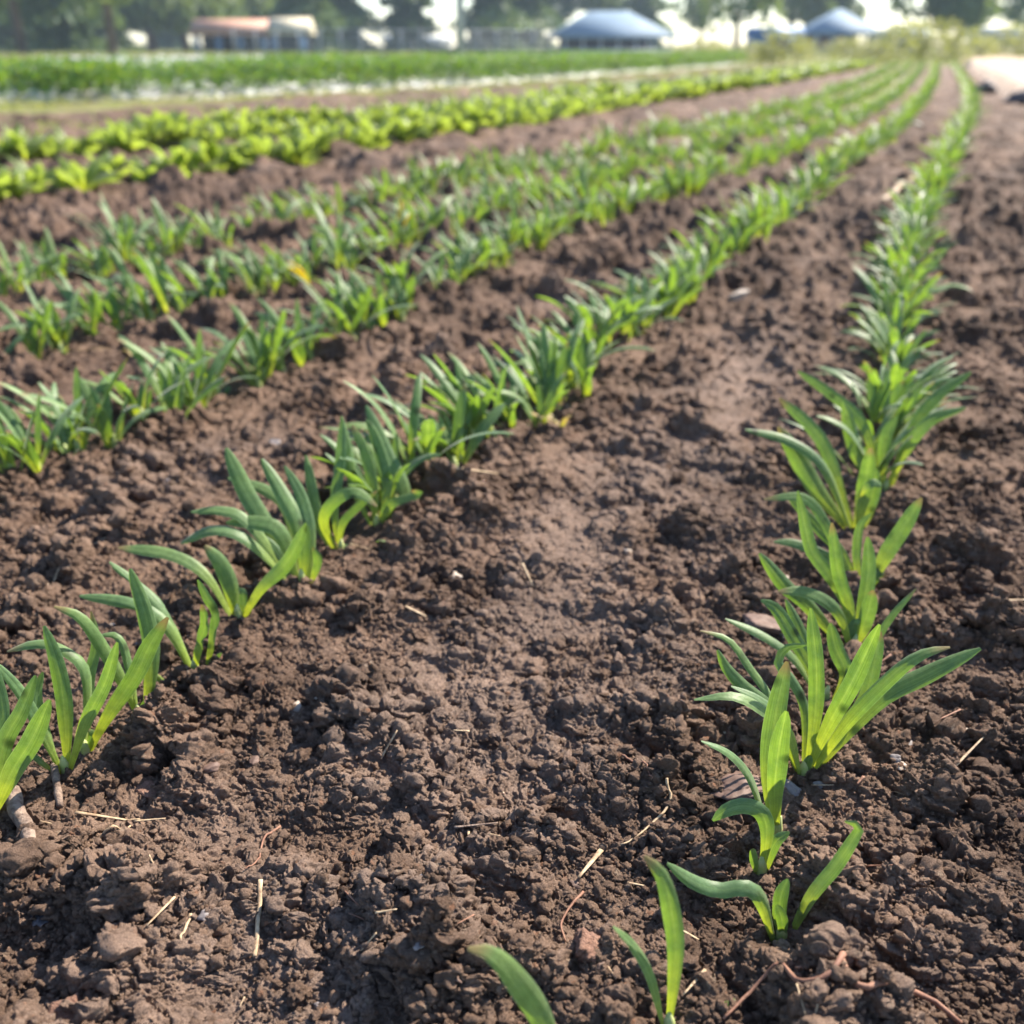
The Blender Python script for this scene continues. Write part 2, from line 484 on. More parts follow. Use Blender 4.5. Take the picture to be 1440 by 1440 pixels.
M['stone_rust'] = simple("rusty_stone", (0.19, 0.10, 0.07), (0.33, 0.19, 0.135), 260, 0.9, 1.0, 0.003)
M['char'] = simple("dark_chip", (0.045, 0.04, 0.045), (0.09, 0.08, 0.085), 90, 0.6, 0.5, 0.001)
M['film'] = simple("white_film", (0.18, 0.165, 0.13), (0.50, 0.51, 0.53), 3, 0.5, 0.5, 0.03, 0.5)
M['strawbed'] = simple("pale_straw_bed", (0.36, 0.265, 0.195), (0.52, 0.40, 0.31), 6, 0.9, 0.8, 0.03)
M['bark'] = simple("bark", (0.075, 0.055, 0.045), (0.16, 0.12, 0.09), 3, 0.9, 0.8, 0.05)
M['roof'] = simple("blue_grey_roof", (0.14, 0.21, 0.29), (0.17, 0.25, 0.34), 0.8, 0.75, 0.2, 0.02)
M['postgrey'] = simple("grey_paint", (0.30, 0.33, 0.37), (0.36, 0.39, 0.43), 2, 0.6, 0.1, 0.01)
M['postblue'] = simple("blue_paint", (0.10, 0.19, 0.36), (0.13, 0.23, 0.42), 2, 0.5, 0.1, 0.01)
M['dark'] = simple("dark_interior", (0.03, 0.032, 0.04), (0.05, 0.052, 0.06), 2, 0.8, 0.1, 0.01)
M['pale'] = simple("pale_wall", (0.55, 0.58, 0.60), (0.65, 0.67, 0.69), 1, 0.7, 0.1, 0.01)
M['terracotta'] = simple("terracotta_roof", (0.42, 0.23, 0.165), (0.52, 0.31, 0.22), 1, 0.7, 0.3, 0.03)
M['cream'] = simple("cream_awning", (0.48, 0.43, 0.31), (0.55, 0.50, 0.37), 1, 0.7, 0.1, 0.01)
M['blue'] = simple("bright_blue_sheet", (0.05, 0.16, 0.42), (0.07, 0.20, 0.50), 1, 0.5, 0.2, 0.03)
M['wallbrown'] = simple("brown_wall", (0.22, 0.14, 0.11), (0.28, 0.18, 0.14), 1, 0.8, 0.2, 0.02)

# ------------------------------------------------------------------ object helpers
def tag(o, label=None, cat=None, group=None, kind=None):
    if label: o["label"] = label
    if cat: o["category"] = cat
    if group: o["group"] = group
    if kind: o["kind"] = kind
    return o

def empty(name, loc=(0, 0, 0), rz=0.0, s=1.0):
    o = bpy.data.objects.new(name, None)
    o.empty_display_size = 0.02
    o.location = loc
    o.rotation_euler = (0, 0, rz)
    o.scale = (s, s, s)
    C.objects.link(o)
    return o

def np_mesh(name, V, Q, uv=None, smooth=True, tris=None):
    """mesh from numpy quads (and optional triangles)"""
    me = bpy.data.meshes.new(name)
    V = np.asarray(V, np.float32)
    Q = np.asarray(Q, np.int32).reshape(-1, 4)
    T = np.zeros((0, 3), np.int32) if tris is None else np.asarray(tris, np.int32).reshape(-1, 3)
    me.vertices.add(len(V))
    me.vertices.foreach_set("co", V.ravel())
    loops = np.concatenate([Q.ravel(), T.ravel()])
    me.loops.add(len(loops))
    me.loops.foreach_set("vertex_index", loops)
    n = len(Q) + len(T)
    me.polygons.add(n)
    st = np.concatenate([np.arange(len(Q)) * 4, len(Q) * 4 + np.arange(len(T)) * 3]).astype(np.int32)
    me.polygons.foreach_set("loop_start", st)
    if smooth:
        me.polygons.foreach_set("use_smooth", np.ones(n, bool))
    me.update(calc_edges=True)
    if uv is not None:
        l = me.uv_layers.new(name="UVMap")
        l.data.foreach_set("uv", np.asarray(uv, np.float32)[loops].ravel())
    return me

def link(name, me, m, parent=None, loc=None):
    o = bpy.data.objects.new(name, me)
    if m is not None and not me.materials:
        me.materials.append(m)
    if loc is not None:
        o.location = loc
    if parent is not None:
        o.parent = parent
    C.objects.link(o)
    return o

class MB:
    """collects several numpy pieces into one mesh"""
    def __init__(self):
        self.V, self.Q, self.T, self.U, self.n = [], [], [], [], 0
    def add(self, V, Q=None, T=None, uv=None):
        V = np.asarray(V, float)
        self.V.append(V)
        if Q is not None and len(Q): self.Q.append(np.asarray(Q) + self.n)
        if T is not None and len(T): self.T.append(np.asarray(T) + self.n)
        self.U.append(np.full((len(V), 2), 0.5) if uv is None else uv)
        self.n += len(V)
    def mesh(self, name, smooth=True):
        return np_mesh(name, np.vstack(self.V), np.vstack(self.Q) if self.Q else np.zeros((0, 4)), np.vstack(self.U), smooth,
                       np.vstack(self.T) if self.T else None)
    def build(self, name, m, parent=None, smooth=True, loc=None):
        return link(name, self.mesh(name, smooth), m, parent, loc)
    def box(self, c, s, rz=0.0):
        c = np.array(c, float); s = np.array(s, float) / 2
        v = np.array([[x, y, z] for z in (-1, 1) for x, y in ((-1, -1), (1, -1), (1, 1), (-1, 1))], float) * s
        ca, sa = math.cos(rz), math.sin(rz)
        v = v @ np.array([[ca, sa, 0], [-sa, ca, 0], [0, 0, 1]]) + c
        self.add(v, [(3, 2, 1, 0), (4, 5, 6, 7), (0, 1, 5, 4), (1, 2, 6, 5), (2, 3, 7, 6), (3, 0, 4, 7)])
    def tube(self, pts, radii, n=8, flat=1.0):
        P = np.array(pts, float)
        k = len(P)
        R = np.broadcast_to(np.array(radii, float), (k,)) if np.ndim(radii) else np.full(k, radii)
        t = np.gradient(P, axis=0)
        t /= np.linalg.norm(t, axis=1)[:, None] + 1e-12
        ref = np.array([0, 0, 1.0]) if abs(t[0][2]) < 0.9 else np.array([1.0, 0, 0])
        a = np.cross(t, ref); a /= np.linalg.norm(a, axis=1)[:, None] + 1e-12
        b = np.cross(a, t)
        ang = np.linspace(0, 2 * math.pi, n, endpoint=False)
        V = P[:, None, :] + R[:, None, None] * (np.cos(ang)[None, :, None] * a[:, None, :] + flat * np.sin(ang)[None, :, None] * b[:, None, :])
        V = V.reshape(-1, 3)
        Q = [(i * n + j, i * n + (j + 1) % n, (i + 1) * n + (j + 1) % n, (i + 1) * n + j) for i in range(k - 1) for j in range(n)]
        c0, c1 = len(V), len(V) + 1
        V = np.vstack([V, P[0], P[-1]])
        T = [(c0, (j + 1) % n, j) for j in range(n)] + [(c1, (k - 1) * n + j, (k - 1) * n + (j + 1) % n) for j in range(n)]
        self.add(V, Q, T)

def ico(sub):
    import bmesh
    bm = bmesh.new()
    bmesh.ops.create_icosphere(bm, subdivisions=sub, radius=1)
    V = np.array([v.co[:] for v in bm.verts]); T = np.array([[v.index for v in f.verts] for f in bm.faces])
    bm.free()
    return V, T
ICO1, ICO2, ICO3, ICO4 = ico(1), ico(2), ico(3), ico(4)

def lumpy(V, rng, amt=0.25, fr=1.6):
    """irregular lump from unit sphere vertices"""
    o = rng.uniform(-50, 50, 3)
    n = gn(V[:, 0] * fr + o[0], V[:, 1] * fr + V[:, 2] * fr * .7 + o[1], 3) + gn(V[:, 2] * fr + o[2], V[:, 1] * fr - V[:, 0] * .6 * fr + o[0], 9)
    return V * (1 + amt * n)[:, None]

def faceted(V, rng, n=11):
    """cut by random planes, for angular crumbs"""
    d = V / np.linalg.norm(V, axis=1)[:, None]
    nn = rng.normal(size=(n, 3)); nn /= np.linalg.norm(nn, axis=1)[:, None]
    dist = rng.uniform(.5, .95, n)
    c = d @ nn.T
    q = np.where(c > 1e-3, dist[None, :] / np.maximum(c, 1e-3), 9).min(1)
    return d * np.minimum(np.linalg.norm(V, axis=1), q)[:, None]

def rot_rand(rng):
    q = rng.normal(size=4); q /= np.linalg.norm(q)
    w, x, y, z = q
    return np.array([[1 - 2 * (y * y + z * z), 2 * (x * y - z * w), 2 * (x * z + y * w)],
                     [2 * (x * y + z * w), 1 - 2 * (x * x + z * z), 2 * (y * z - x * w)],
                     [2 * (x * z - y * w), 2 * (y * z + x * w), 1 - 2 * (x * x + y * y)]])

# ------------------------------------------------------------------ ground sheet
def build_ground():
    NV = 1500
    t0 = 0.56
    tin = np.linspace(-t0, t0, 1900)
    tout = t0 + 0.002 * (np.power(1.13, np.arange(1, 62)) - 1)
    t = np.concatenate([-tout[::-1], tin, tout])
    pys = np.concatenate([np.linspace(1530, 700, 1180, endpoint=False), np.linspace(700, 400, 330, endpoint=False), np.linspace(400, 66.6, 430)])
    ys = []
    for p in pys:
        ys.append(G(720, p)[1])
    ys = np.array(ys)
    back = ys[0] - 0.002 * (np.power(1.2, np.arange(1, 60)) - 1)
    ys = np.concatenate([back[::-1], ys, [ys[-1] * 1.6, 3000.0]])
    s = np.where(ys > 0.1, ys + 0.25, 0.35 + (0.1 - ys) * 0.6)
    X = s[:, None] * t[None, :]
    Y = np.repeat(ys[:, None], len(t), 1)
    dY = np.gradient(ys)[:, None] * np.ones_like(X)
    dX = np.gradient(X, axis=1)
    det = np.maximum(np.abs(dY) * 0.55, np.abs(dX))
    sh = X.shape
    x = X.ravel(); y = Y.ravel(); d = det.ravel()
    z = height(x, y, d, "coarse")
    zf = height(x, y, d, "fine", z)
    Z = z.reshape(sh)
    gx = np.gradient(Z, axis=1) / np.maximum(np.abs(dX), 1e-6)
    gy = np.gradient(Z, axis=0) / np.maximum(np.abs(dY), 1e-6) - 0 * gx
    # x also shifts from row to row of the fan: take that out of the slope along y
    gy = gy - gx * np.gradient(X, axis=0) / np.maximum(np.abs(dY), 1e-6)
    gx = np.clip(gx, -2.5, 2.5).ravel(); gy = np.clip(gy, -2.5, 2.5).ravel()
    nl = np.sqrt(gx * gx + gy * gy + 1)
    wn_ = 1 - sstep(0.002, 0.006, d)
    nx_, ny_, nz_ = -gx / nl * wn_, -gy / nl * wn_, 1 / nl * wn_ + (1 - wn_)
    z = z + zf * nz_
    # sideways push, so that lumps overhang a little
    near = (d < 0.004)
    ax = np.zeros_like(x); ay = np.zeros_like(x)
    fade = 1 - sstep(0.0015, 0.004, d[near])
    ax[near] = (gn(x[near] / 0.007, y[near] / 0.007, 101) * 0.0018 + gn(x[near] / 0.02, y[near] / 0.02, 103) * 0.002) * fade
    ay[near] = (gn(x[near] / 0.007, y[near] / 0.007, 102) * 0.0018 + gn(x[near] / 0.02, y[near] / 0.02, 104) * 0.002) * fade
    V = np.stack([x + ax + nx_ * zf, y + ay + ny_ * zf, z], 1)
    nr, nc = sh
    idx = np.arange(nr * nc).reshape(nr, nc)
    Q = np.stack([idx[:-1, :-1], idx[:-1, 1:], idx[1:, 1:], idx[1:, :-1]], -1).reshape(-1, 4)
    me = np_mesh("ground", V, Q)
    a = me.attributes.new("crust", 'FLOAT', 'POINT')
    fr = furrow(x, y)
    cr = np.clip(fr * (0.55 + 1.2 * gn(x / 0.07, y / 0.07, 201)) + 0.35 * sstep(0.15, 0.5, gn(x / 0.2, y / 0.2, 203)), 0, 0.42)
    a.data.foreach_set("value", cr.astype(np.float32))
    a = me.attributes.new("far_shade", 'FLOAT', 'POINT')      # far-field darkening painted in for the missing shade between clods
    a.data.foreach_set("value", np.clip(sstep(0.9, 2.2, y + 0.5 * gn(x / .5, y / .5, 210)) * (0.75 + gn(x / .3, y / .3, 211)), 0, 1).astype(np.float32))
    a = me.attributes.new("field", 'FLOAT', 'POINT')
    a.data.foreach_set("value", field_mask(x, y).astype(np.float32))
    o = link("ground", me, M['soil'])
    tag(o, kind="structure")
    return o
build_ground()

# ------------------------------------------------------------------ loose soil crumbs (uncountable)
def build_crumbs():
    rng = np.random.default_rng(5)
    mb = MB()
    protos1 = [lumpy(faceted(ICO1[0], rng, 5), rng, 0.8, 2.2) * np.array([1.3, 1.0, .8]) for _ in range(24)]
    protos2 = [lumpy(faceted(ICO2[0], rng, 7), rng, 0.7, 3.5) * np.array([1.25, 1.0, .8]) for _ in range(24)]
    protos4 = [lumpy(lumpy(faceted(ICO4[0], rng, 12), rng, 0.35, 3.0), rng, 0.28, 9.0) for _ in range(16)]
    def scatter(n, py0, py1, r0, r1, protos, T, sink):
        px = rng.uniform(-160, 1600, n); py = py0 + (py1 - py0) * rng.uniform(0, 1, n)
        x0 = (px - 720) / F; y0 = (720 - py) / F
        dz = -SP + y0 * CP; tt = -H / dz
        x = x0 * tt; y = (CP + y0 * SP) * tt
        keep = (rng.uniform(0, 1, n) > furrow(x, y) * 0.75) & (field_mask(x, y) > .5) & (gn(x / .09, y / .09, 77) > rng.uniform(-.5, .15, n))
        x, y = x[keep], y[keep]
        z = height(x, y, np.full_like(x, 0.002))
        r = r0 + (r1 - r0) * rng.uniform(0, 1, len(x)) ** 2.5
        R = [rot_rand(rng) for _ in range(40)]
        for i in range(len(x)):
            P = protos[i % len(protos)] @ R[(i * 7) % 40].T
            P = P * r[i] * np.array([1, 1, 0.78]) + np.array([x[i], y[i], z[i] + r[i] * sink])
            mb.add(P, T=T)
    scatter(80000, 1500, 650, 0.0005, 0.0016, protos1, ICO1[1], 0.4)
    scatter(20000, 1500, 450, 0.0012, 0.0036, protos2, ICO2[1], 0.35)
    scatter(700, 1500, 450, 0.0035, 0.008, protos4, ICO4[1], 0.2)
    scatter(9000, 700, 250, 0.002, 0.007, protos1, ICO1[1], 0.15)
    o = mb.build("soil_crumbs", M['crumb'])
    tag(o, "loose brown soil crumbs strewn over the tilled ground", "soil crumbs", kind="stuff")
build_crumbs()

# ------------------------------------------------------------------ leaves
NC = 7
def leaf_sheet(P, W, N, curl=0.3, rib=0.10, droop=0.0, wob=0.0, rng=None, foot=0.32, peak=0.5, nc=NC, chew=0.0):
    """P: k x 3 centre line, W: full width, N: k x 3 blade normals -> verts, quads, uv"""
    k = len(P)
    s = np.linspace(0, 1, k)
    prof = foot + (1 - foot) * sstep(0.0, peak, s)
    tip = np.clip((s - peak) / (1 - peak), 0, 1)
    prof = prof * np.power(np.clip(1 - tip ** 2.6, 0.0, 1), 0.56)
    prof[-1] = 0.16
    t = np.gradient(P, axis=0); t /= np.linalg.norm(t, axis=1)[:, None] + 1e-12
    A = np.cross(t, N); A /= np.linalg.norm(A, axis=1)[:, None] + 1e-12
    N2 = np.cross(A, t)
    u = np.linspace(-1, 1, nc)
    hw = W * prof / 2
    off = (curl * (u ** 2) * -1.0 - rib * np.exp(-(u / 0.25) ** 2) + 0.15)
    ed = np.ones((k, nc))
    if wob and rng is not None:
        ph = rng.uniform(0, 6, 2)
        ed[:, 0] += wob * np.sin(s * 17 + ph[0]); ed[:, -1] += wob * np.sin(s * 15 + ph[1])
    if chew and rng is not None:
        for _ in range(3):
            c = rng.uniform(.3, .85)
            side = 0 if rng.uniform() < .5 else -1
            ed[:, side] *= 1 - chew * np.exp(-((s - c) / .05) ** 2)
    V = P[:, None, :] + (hw[:, None] * u[None, :] * ed)[:, :, None] * A[:, None, :] + (hw[:, None] * off[None, :])[:, :, None] * N2[:, None, :]
    V = V.reshape(-1, 3)
    idx = np.arange(k * nc).reshape(k, nc)
    Q = np.stack([idx[:-1, :-1], idx[:-1, 1:], idx[1:, 1:], idx[1:, :-1]], -1).reshape(-1, 4)
    uv = np.stack([np.tile((u + 1) / 2, k), np.repeat(s, nc)], 1)
    return V, Q, uv

def grown_leaf(rng, az, el0, bend, L, W, k=14, base=(0, 0, 0), nc=NC, twist=None, **kw):
    """a blade that starts at elevation el0 and bends over by BEND radians"""
    s = np.linspace(0, 1, k)
    el = el0 - bend * s ** 1.5
    azs = az + rng.uniform(-.25, .25) * s
    d = np.stack([np.cos(el) * np.cos(azs), np.cos(el) * np.sin(azs), np.sin(el)], 1)
    P = np.vstack([[0, 0, 0], np.cumsum((d[:-1] + d[1:]) / 2, 0)]) * (L / (k - 1)) + np.array(base)
    up = np.stack([-np.sin(el) * np.cos(azs), -np.sin(el) * np.sin(azs), np.cos(el)], 1)
    side = np.stack([-np.sin(azs), np.cos(azs), 0 * s], 1)
    tw = rng.uniform(-.6, .6) if twist is None else twist
    a = tw * s + tw * .3
    N = up * np.cos(a)[:, None] + side * np.sin(a)[:, None]
    return leaf_sheet(P, W, N, rng=rng, nc=nc, **kw)

def spinach_leaves(rng, n, size=1.0, k=14, nc=NC, lean=math.pi, spread=2.2):
    out = []
    for i in range(n):
        outer = i < n * 0.6
        az = lean + rng.normal(0, spread * .5) + (rng.integers(0, 2) * math.pi * (rng.uniform() < .3))
        if outer:
            el, bend, L = rng.uniform(.95, 1.45), rng.uniform(.3, 1.5), rng.uniform(.055, .088)
        else:
            el, bend, L = rng.uniform(1.2, 1.5), rng.uniform(.1, .6), rng.uniform(.035, .065)
        W = rng.uniform(.0048, .0074) * (0.8 + L * 4)
        b = (rng.uniform(-.004, .004), rng.uniform(-.004, .004), -0.006)
        out.append(grown_leaf(rng, az, el, bend, L * size, W * size, k=k, nc=nc, base=b, wob=.04,
                              curl=rng.uniform(.15, .45), rib=rng.uniform(.05, .16), foot=rng.uniform(.22, .36), peak=rng.uniform(.45, .62),
                              chew=0.35 if rng.uniform() < .12 else 0))
    # small rounded seed leaf at the foot
    out.append(grown_leaf(rng, rng.uniform(0, 6.28), 1.0, .5, .014 * size, .006 * size, k=max(6, k // 2), nc=nc, base=(0.003, 0, -0.004), foot=.4, peak=.6))
    return out

# ------------------------------------------------------------------ seedlings traced from the photograph
# each leaf: image points foot -> tip, width px, lean (metres back per metre up), roll
PLANTS = [
 dict(base=(800,1530), label="lone fat green leaf tip poking in at the bottom edge, lowest seedling of all",
  leaves=[([(800,1530),(765,1440),(728,1380),(692,1342),(658,1334)],44,-.1,.1)]),
 dict(base=(940,1450), label="two-leaved spinach seedling at the bottom edge, one tall blade and one thin blade",
  leaves=[([(938,1450),(950,1350),(944,1280),(930,1230),(906,1204)],32,.05,.1),([(936,1440),(915,1375),(888,1328),(862,1303)],17,-.1,.5)]),
 dict(base=(1100,1308), label="sprawling spinach seedling with two long side leaves in a V and a tiny bright heart",
  leaves=[([(1092,1305),(1068,1262),(1045,1248),(1012,1252),(975,1240),(938,1214)],27,-.25,.3),
          ([(1112,1306),(1138,1264),(1176,1216),(1200,1180),(1208,1162),(1188,1155)],23,.15,.4),
          ([(1102,1300),(1097,1268),(1108,1236)],24,.2,.1),([(1108,1312),(1100,1295),(1092,1272)],19,-.15,.1)]),
 dict(base=(1070,1228), label="spinach seedling with one hooked leaf bent over to the left and brown scars",
  leaves=[([(1070,1226),(1077,1190),(1078,1160),(1068,1140),(1045,1133),(1020,1140),(1002,1154)],27,.0,.0),
          ([(1078,1215),(1088,1188),(1110,1170)],20,.1,.3),([(1066,1224),(1060,1208),(1059,1193)],14,-.2,.1)]),
 dict(base=(1092,1170), label="spinach seedling with two broad upright blades crossing, behind the hooked leaf",
  leaves=[([(1093,1172),(1090,1110),(1096,1050),(1106,1000)],34,-.15,-.2),([(1086,1165),(1082,1080),(1092,1000),(1107,930)],35,.25,.2),
          ([(1082,1150),(1062,1110),(1045,1078),(1020,1056),(986,1042)],13,-.2,.8)]),
 dict(base=(1130,1088), label="large spinach seedling with a dozen splayed blades, the fullest near plant of the rightmost row",
  leaves=[([(1128,1080),(1112,1035),(1085,1008),(1035,980),(976,984)],17,-.3,.7),([(1126,1076),(1105,1020),(1070,985),(1028,965)],13,-.1,.7),
          ([(1128,1076),(1090,1008),(1045,965),(1022,940),(1009,914)],24,.2,.2),([(1124,1070),(1088,992),(1055,940),(1025,900),(985,887)],13,.4,.8),
          ([(1132,1078),(1132,1000),(1112,955),(1095,935),(1105,912),(1135,907)],16,.5,.3),
          ([(1138,1080),(1146,1010),(1148,940),(1140,855)],27,.1,.1),([(1134,1086),(1160,1030),(1198,960),(1237,878)],31,-.1,.2),
          ([(1138,1084),(1195,1010),(1260,945),(1300,918),(1336,910)],24,-.1,.6),([(1142,1080),(1230,990),(1300,950),(1379,912)],30,.2,.2),
          ([(1180,1030),(1215,980),(1230,930),(1238,888)],24,.5,.3),([(1120,1078),(1108,1030),(1100,990)],14,.1,.2),
          ([(1134,1090),(1136,1074),(1140,1062)],14,-.2,.1)]),
 dict(base=(1160,985), label="spinach seedling close behind the fullest plant, blades leaning back to the left",
  leaves=[([(1160,985),(1140,940),(1112,890),(1090,855),(1070,844)],24,.3,.2),([(1162,985),(1142,930),(1122,880),(1105,843)],19,.5,.2),
          ([(1155,985),(1120,930),(1075,895),(1020,870)],14,.3,.8),([(1180,990),(1190,950),(1175,910),(1168,876)],26,.3,.1),
          ([(1200,985),(1232,900),(1255,865),(1288,828)],12,.4,.5),([(1182,985),(1190,960),(1195,935)],14,.2,.1),([(1186,980),(1205,950),(1208,933)],14,.4,.1)]),
 dict(base=(1200,912), label="spinach seedling whose pale curved leaf lies flat to the left above the fullest plant",
  leaves=[([(1196,910),(1185,875),(1165,848),(1130,832),(1094,832)],20,-.1,.5),([(1200,910),(1190,850),(1160,800),(1140,770),(1122,690)],22,.3,.2),
          ([(1190,905),(1135,850),(1105,825),(1068,778)],25,.2,.2),([(1198,905),(1195,860),(1178,800),(1170,735)],22,.2,.1),
          ([(1202,900),(1215,850),(1222,800),(1220,755)],24,.5,.2),([(1198,905),(1215,880),(1228,830)],26,.2,.2),([(1192,900),(1200,880),(1210,872)],16,.1,.2)]),
 dict(base=(1215,830), label="spinach seedling with one long straight bright blade pointing up to the right",
  leaves=[([(1222,835),(1240,790),(1265,750),(1296,700)],27,.2,.1),([(1212,835),(1180,780),(1160,735),(1130,700),(1074,702)],17,.1,.5),
          ([(1205,830),(1175,790),(1120,765),(1088,762)],16,.3,.5),([(1212,830),(1185,780),(1150,742),(1102,690)],18,.4,.3),([(1218,830),(1230,808),(1245,808)],22,.1,.1),
          ([(1210,832),(1205,780),(1210,740),(1225,722)],15,.3,.4)]),
 dict(base=(1210,745), label="spinach seedling with blades arched left over the brown furrow",
  leaves=[([(1190,730),(1150,690),(1120,640),(1095,600)],30,.3,.2),([(1195,720),(1165,640),(1140,600),(1096,560)],22,.5,.3),([(1190,710),(1160,660),(1110,620),(1048,604)],16,.2,.7),
          ([(1198,740),(1215,690),(1225,630)],26,.1,.1),([(1215,735),(1228,690),(1232,660)],24,.3,.1),([(1205,700),(1225,680),(1240,683)],14,-.2,.5),([(1212,740),(1212,760),(1220,748)],12,0,0)]),
 dict(base=(1245,690), label="spinach seedling with two long slender leaves swept out to the right",
  leaves=[([(1245,680),(1275,630),(1310,590),(1358,573)],20,.1,.3),([(1255,650),(1285,600),(1320,555),(1366,523)],20,.4,.3),
          ([(1240,680),(1245,620),(1262,585)],20,.3,.2),([(1236,680),(1205,640),(1190,580),(1185,565)],22,.4,.2),([(1238,680),(1215,600),(1170,555),(1122,522)],18,.6,.3)]),
 # second row
 dict(base=(-14,1150), label="spinach seedling cut by the left edge, broad dark blades nearest that edge",
  leaves=[([(-20,1150),(15,1090),(45,1040),(70,984)],36,-.1,.1),([(-22,1130),(5,1050),(30,1000),(50,950)],28,.2,.2),([(-30,1120),(-10,1040),(5,1000),(-20,900)],20,.4,.3)]),
 dict(base=(92,1085), label="spinach seedling at left with tall straight blades in a fan",
  leaves=[([(92,1084),(92,1010),(82,940),(62,880)],27,.1,.1),([(94,1084),(118,1020),(148,960),(165,903)],24,-.1,.3),([(84,1080),(60,1030),(30,975),(-8,930)],20,.0,.3),
          ([(75,1075),(58,1010),(52,975),(60,945)],18,.3,.3),([(76,1078),(50,1065),(30,1040)],10,0,.3)]),
 dict(base=(120,1058), label="spinach seedling at left with a grey-green frosted blade leaning right",
  leaves=[([(118,1062),(150,1010),(190,950),(212,905),(236,868)],30,.1,-.2),([(120,1060),(125,960),(135,905),(128,860)],18,.4,.3),
          ([(112,1050),(122,950),(85,912),(50,905),(10,916)],17,.2,.6),([(120,1055),(130,1035),(124,1025)],12,.1,0)]),
 dict(base=(197,1012), label="spinach seedling at left with a long yellow-green speckled blade and a round seed leaf",
  leaves=[([(197,1012),(178,970),(150,920),(115,870),(76,853)],22,-.1,.2),([(197,1008),(206,990),(214,985)],17,-.1,.1),
          ([(205,995),(213,930),(206,870),(183,800)],28,.3,.1),([(190,1000),(180,930),(165,895),(140,893)],14,.2,.4)]),
 dict(base=(275,945), label="spinach seedling at left with a gnawed ragged upright leaf",
  chew=.7, leaves=[([(268,942),(280,905),(288,880),(284,850)],17,-.1,.2),([(300,930),(302,870),(290,840),(278,815)],16,.2,.3),
          ([(275,915),(230,860),(190,820),(154,790)],18,.4,.5),([(268,925),(235,880),(180,848),(112,838)],22,.2,.4),([(290,930),(305,925),(312,918)],9,0,.2)]),
 dict(base=(335,868), label="spinach seedling at left with a spotted upright blade, a flat one behind, one leaning right",
  leaves=[([(328,868),(325,830),(312,795),(288,767)],28,.1,.1),([(340,868),(365,830),(400,795),(418,765),(430,738)],24,.0,.3),
          ([(322,862),(290,810),(240,780),(166,770)],20,.3,.6),([(345,860),(342,835),(335,828)],14,.2,0)]),
 dict(base=(425,820), label="dense spinach seedling, first full tuft of the second row, blades swept left",
  leaves=[([(410,800),(375,740),(345,690),(318,630)],30,.3,.2),([(400,800),(350,760),(300,745),(254,764)],18,-.1,.7),([(405,795),(350,735),(310,718),(268,720)],18,.1,.7),
          ([(415,800),(395,750),(360,735),(318,735)],26,.1,.3),([(430,800),(420,740),(395,690),(368,645)],26,.5,.3),([(440,815),(437,760),(425,700),(400,655)],20,.6,.2),
          ([(425,818),(428,770),(430,735)],20,.1,.1),([(445,815),(447,790),(440,770)],14,-.1,.1),([(415,812),(385,770),(350,742)],16,.2,.3),([(435,800),(405,720),(375,690),(320,672)],20,.7,.4)]),
 dict(base=(480,775), label="spinach seedling of the second row with leaves curling down to the right",
  leaves=[([(470,775),(455,735),(470,705),(500,692),(530,712)],20,-.1,.4),([(475,780),(480,740),(500,715),(530,690)],14,.1,.4),([(470,790),(485,770),(495,787)],14,-.2,.2),
          ([(465,785),(450,740),(440,690),(430,640)],18,.4,.2),([(478,775),(470,720),(478,650),(482,590)],18,.5,.3)]),
 dict(base=(530,740), label="spinach seedling of the second row with tall hooked blades",
  leaves=[([(520,745),(500,690),(490,640),(480,585)],18,.3,.3),([(525,745),(525,690),(515,640),(495,598)],20,.1,.3),([(535,745),(545,680),(530,620),(515,590)],20,.4,.1),
          ([(535,745),(570,700),(545,640),(515,570)],24,.6,.2),([(530,745),(550,710),(590,695),(578,690)],14,-.1,.5),([(538,742),(545,715),(560,700)],18,.1,.1)]),
]

def catmull3(P, k):
    P = np.array(P, float)
    P = np.vstack([2 * P[0] - P[1], P, 2 * P[-1] - P[-2]])
    seg = len(P) - 3
    out = []
    for q in np.linspace(0, seg - 1e-6, k * 4):
        i = int(q) + 1; t = q - int(q)
        a, b, c, d = P[i - 1], P[i], P[i + 1], P[i + 2]
        out.append(0.5 * ((2 * b) + (-a + c) * t + (2 * a - 5 * b + 4 * c - d) * t * t + (-a + 3 * b - 3 * c + d) * t ** 3))
    out = np.array(out)
    L = np.concatenate([[0], np.cumsum(np.linalg.norm(np.diff(out, axis=0), axis=1))])
    s = np.linspace(0, L[-1], k)
    return np.stack([np.interp(s, L, out[:, j]) for j in range(3)], 1)

def crown_foot(rng):
    """the short pale neck where the leaves meet at the soil"""
    mb = MB()
    mb.tube([(0, 0, -.008), (.0004, 0, 0), (0, .0003, .005), (rng.uniform(-.001, .001), 0, .010)], [.0022, .0027, .0024, .0008], 10)
    me = mb.mesh("stem"); me.materials.append(M['neck'])
    return me

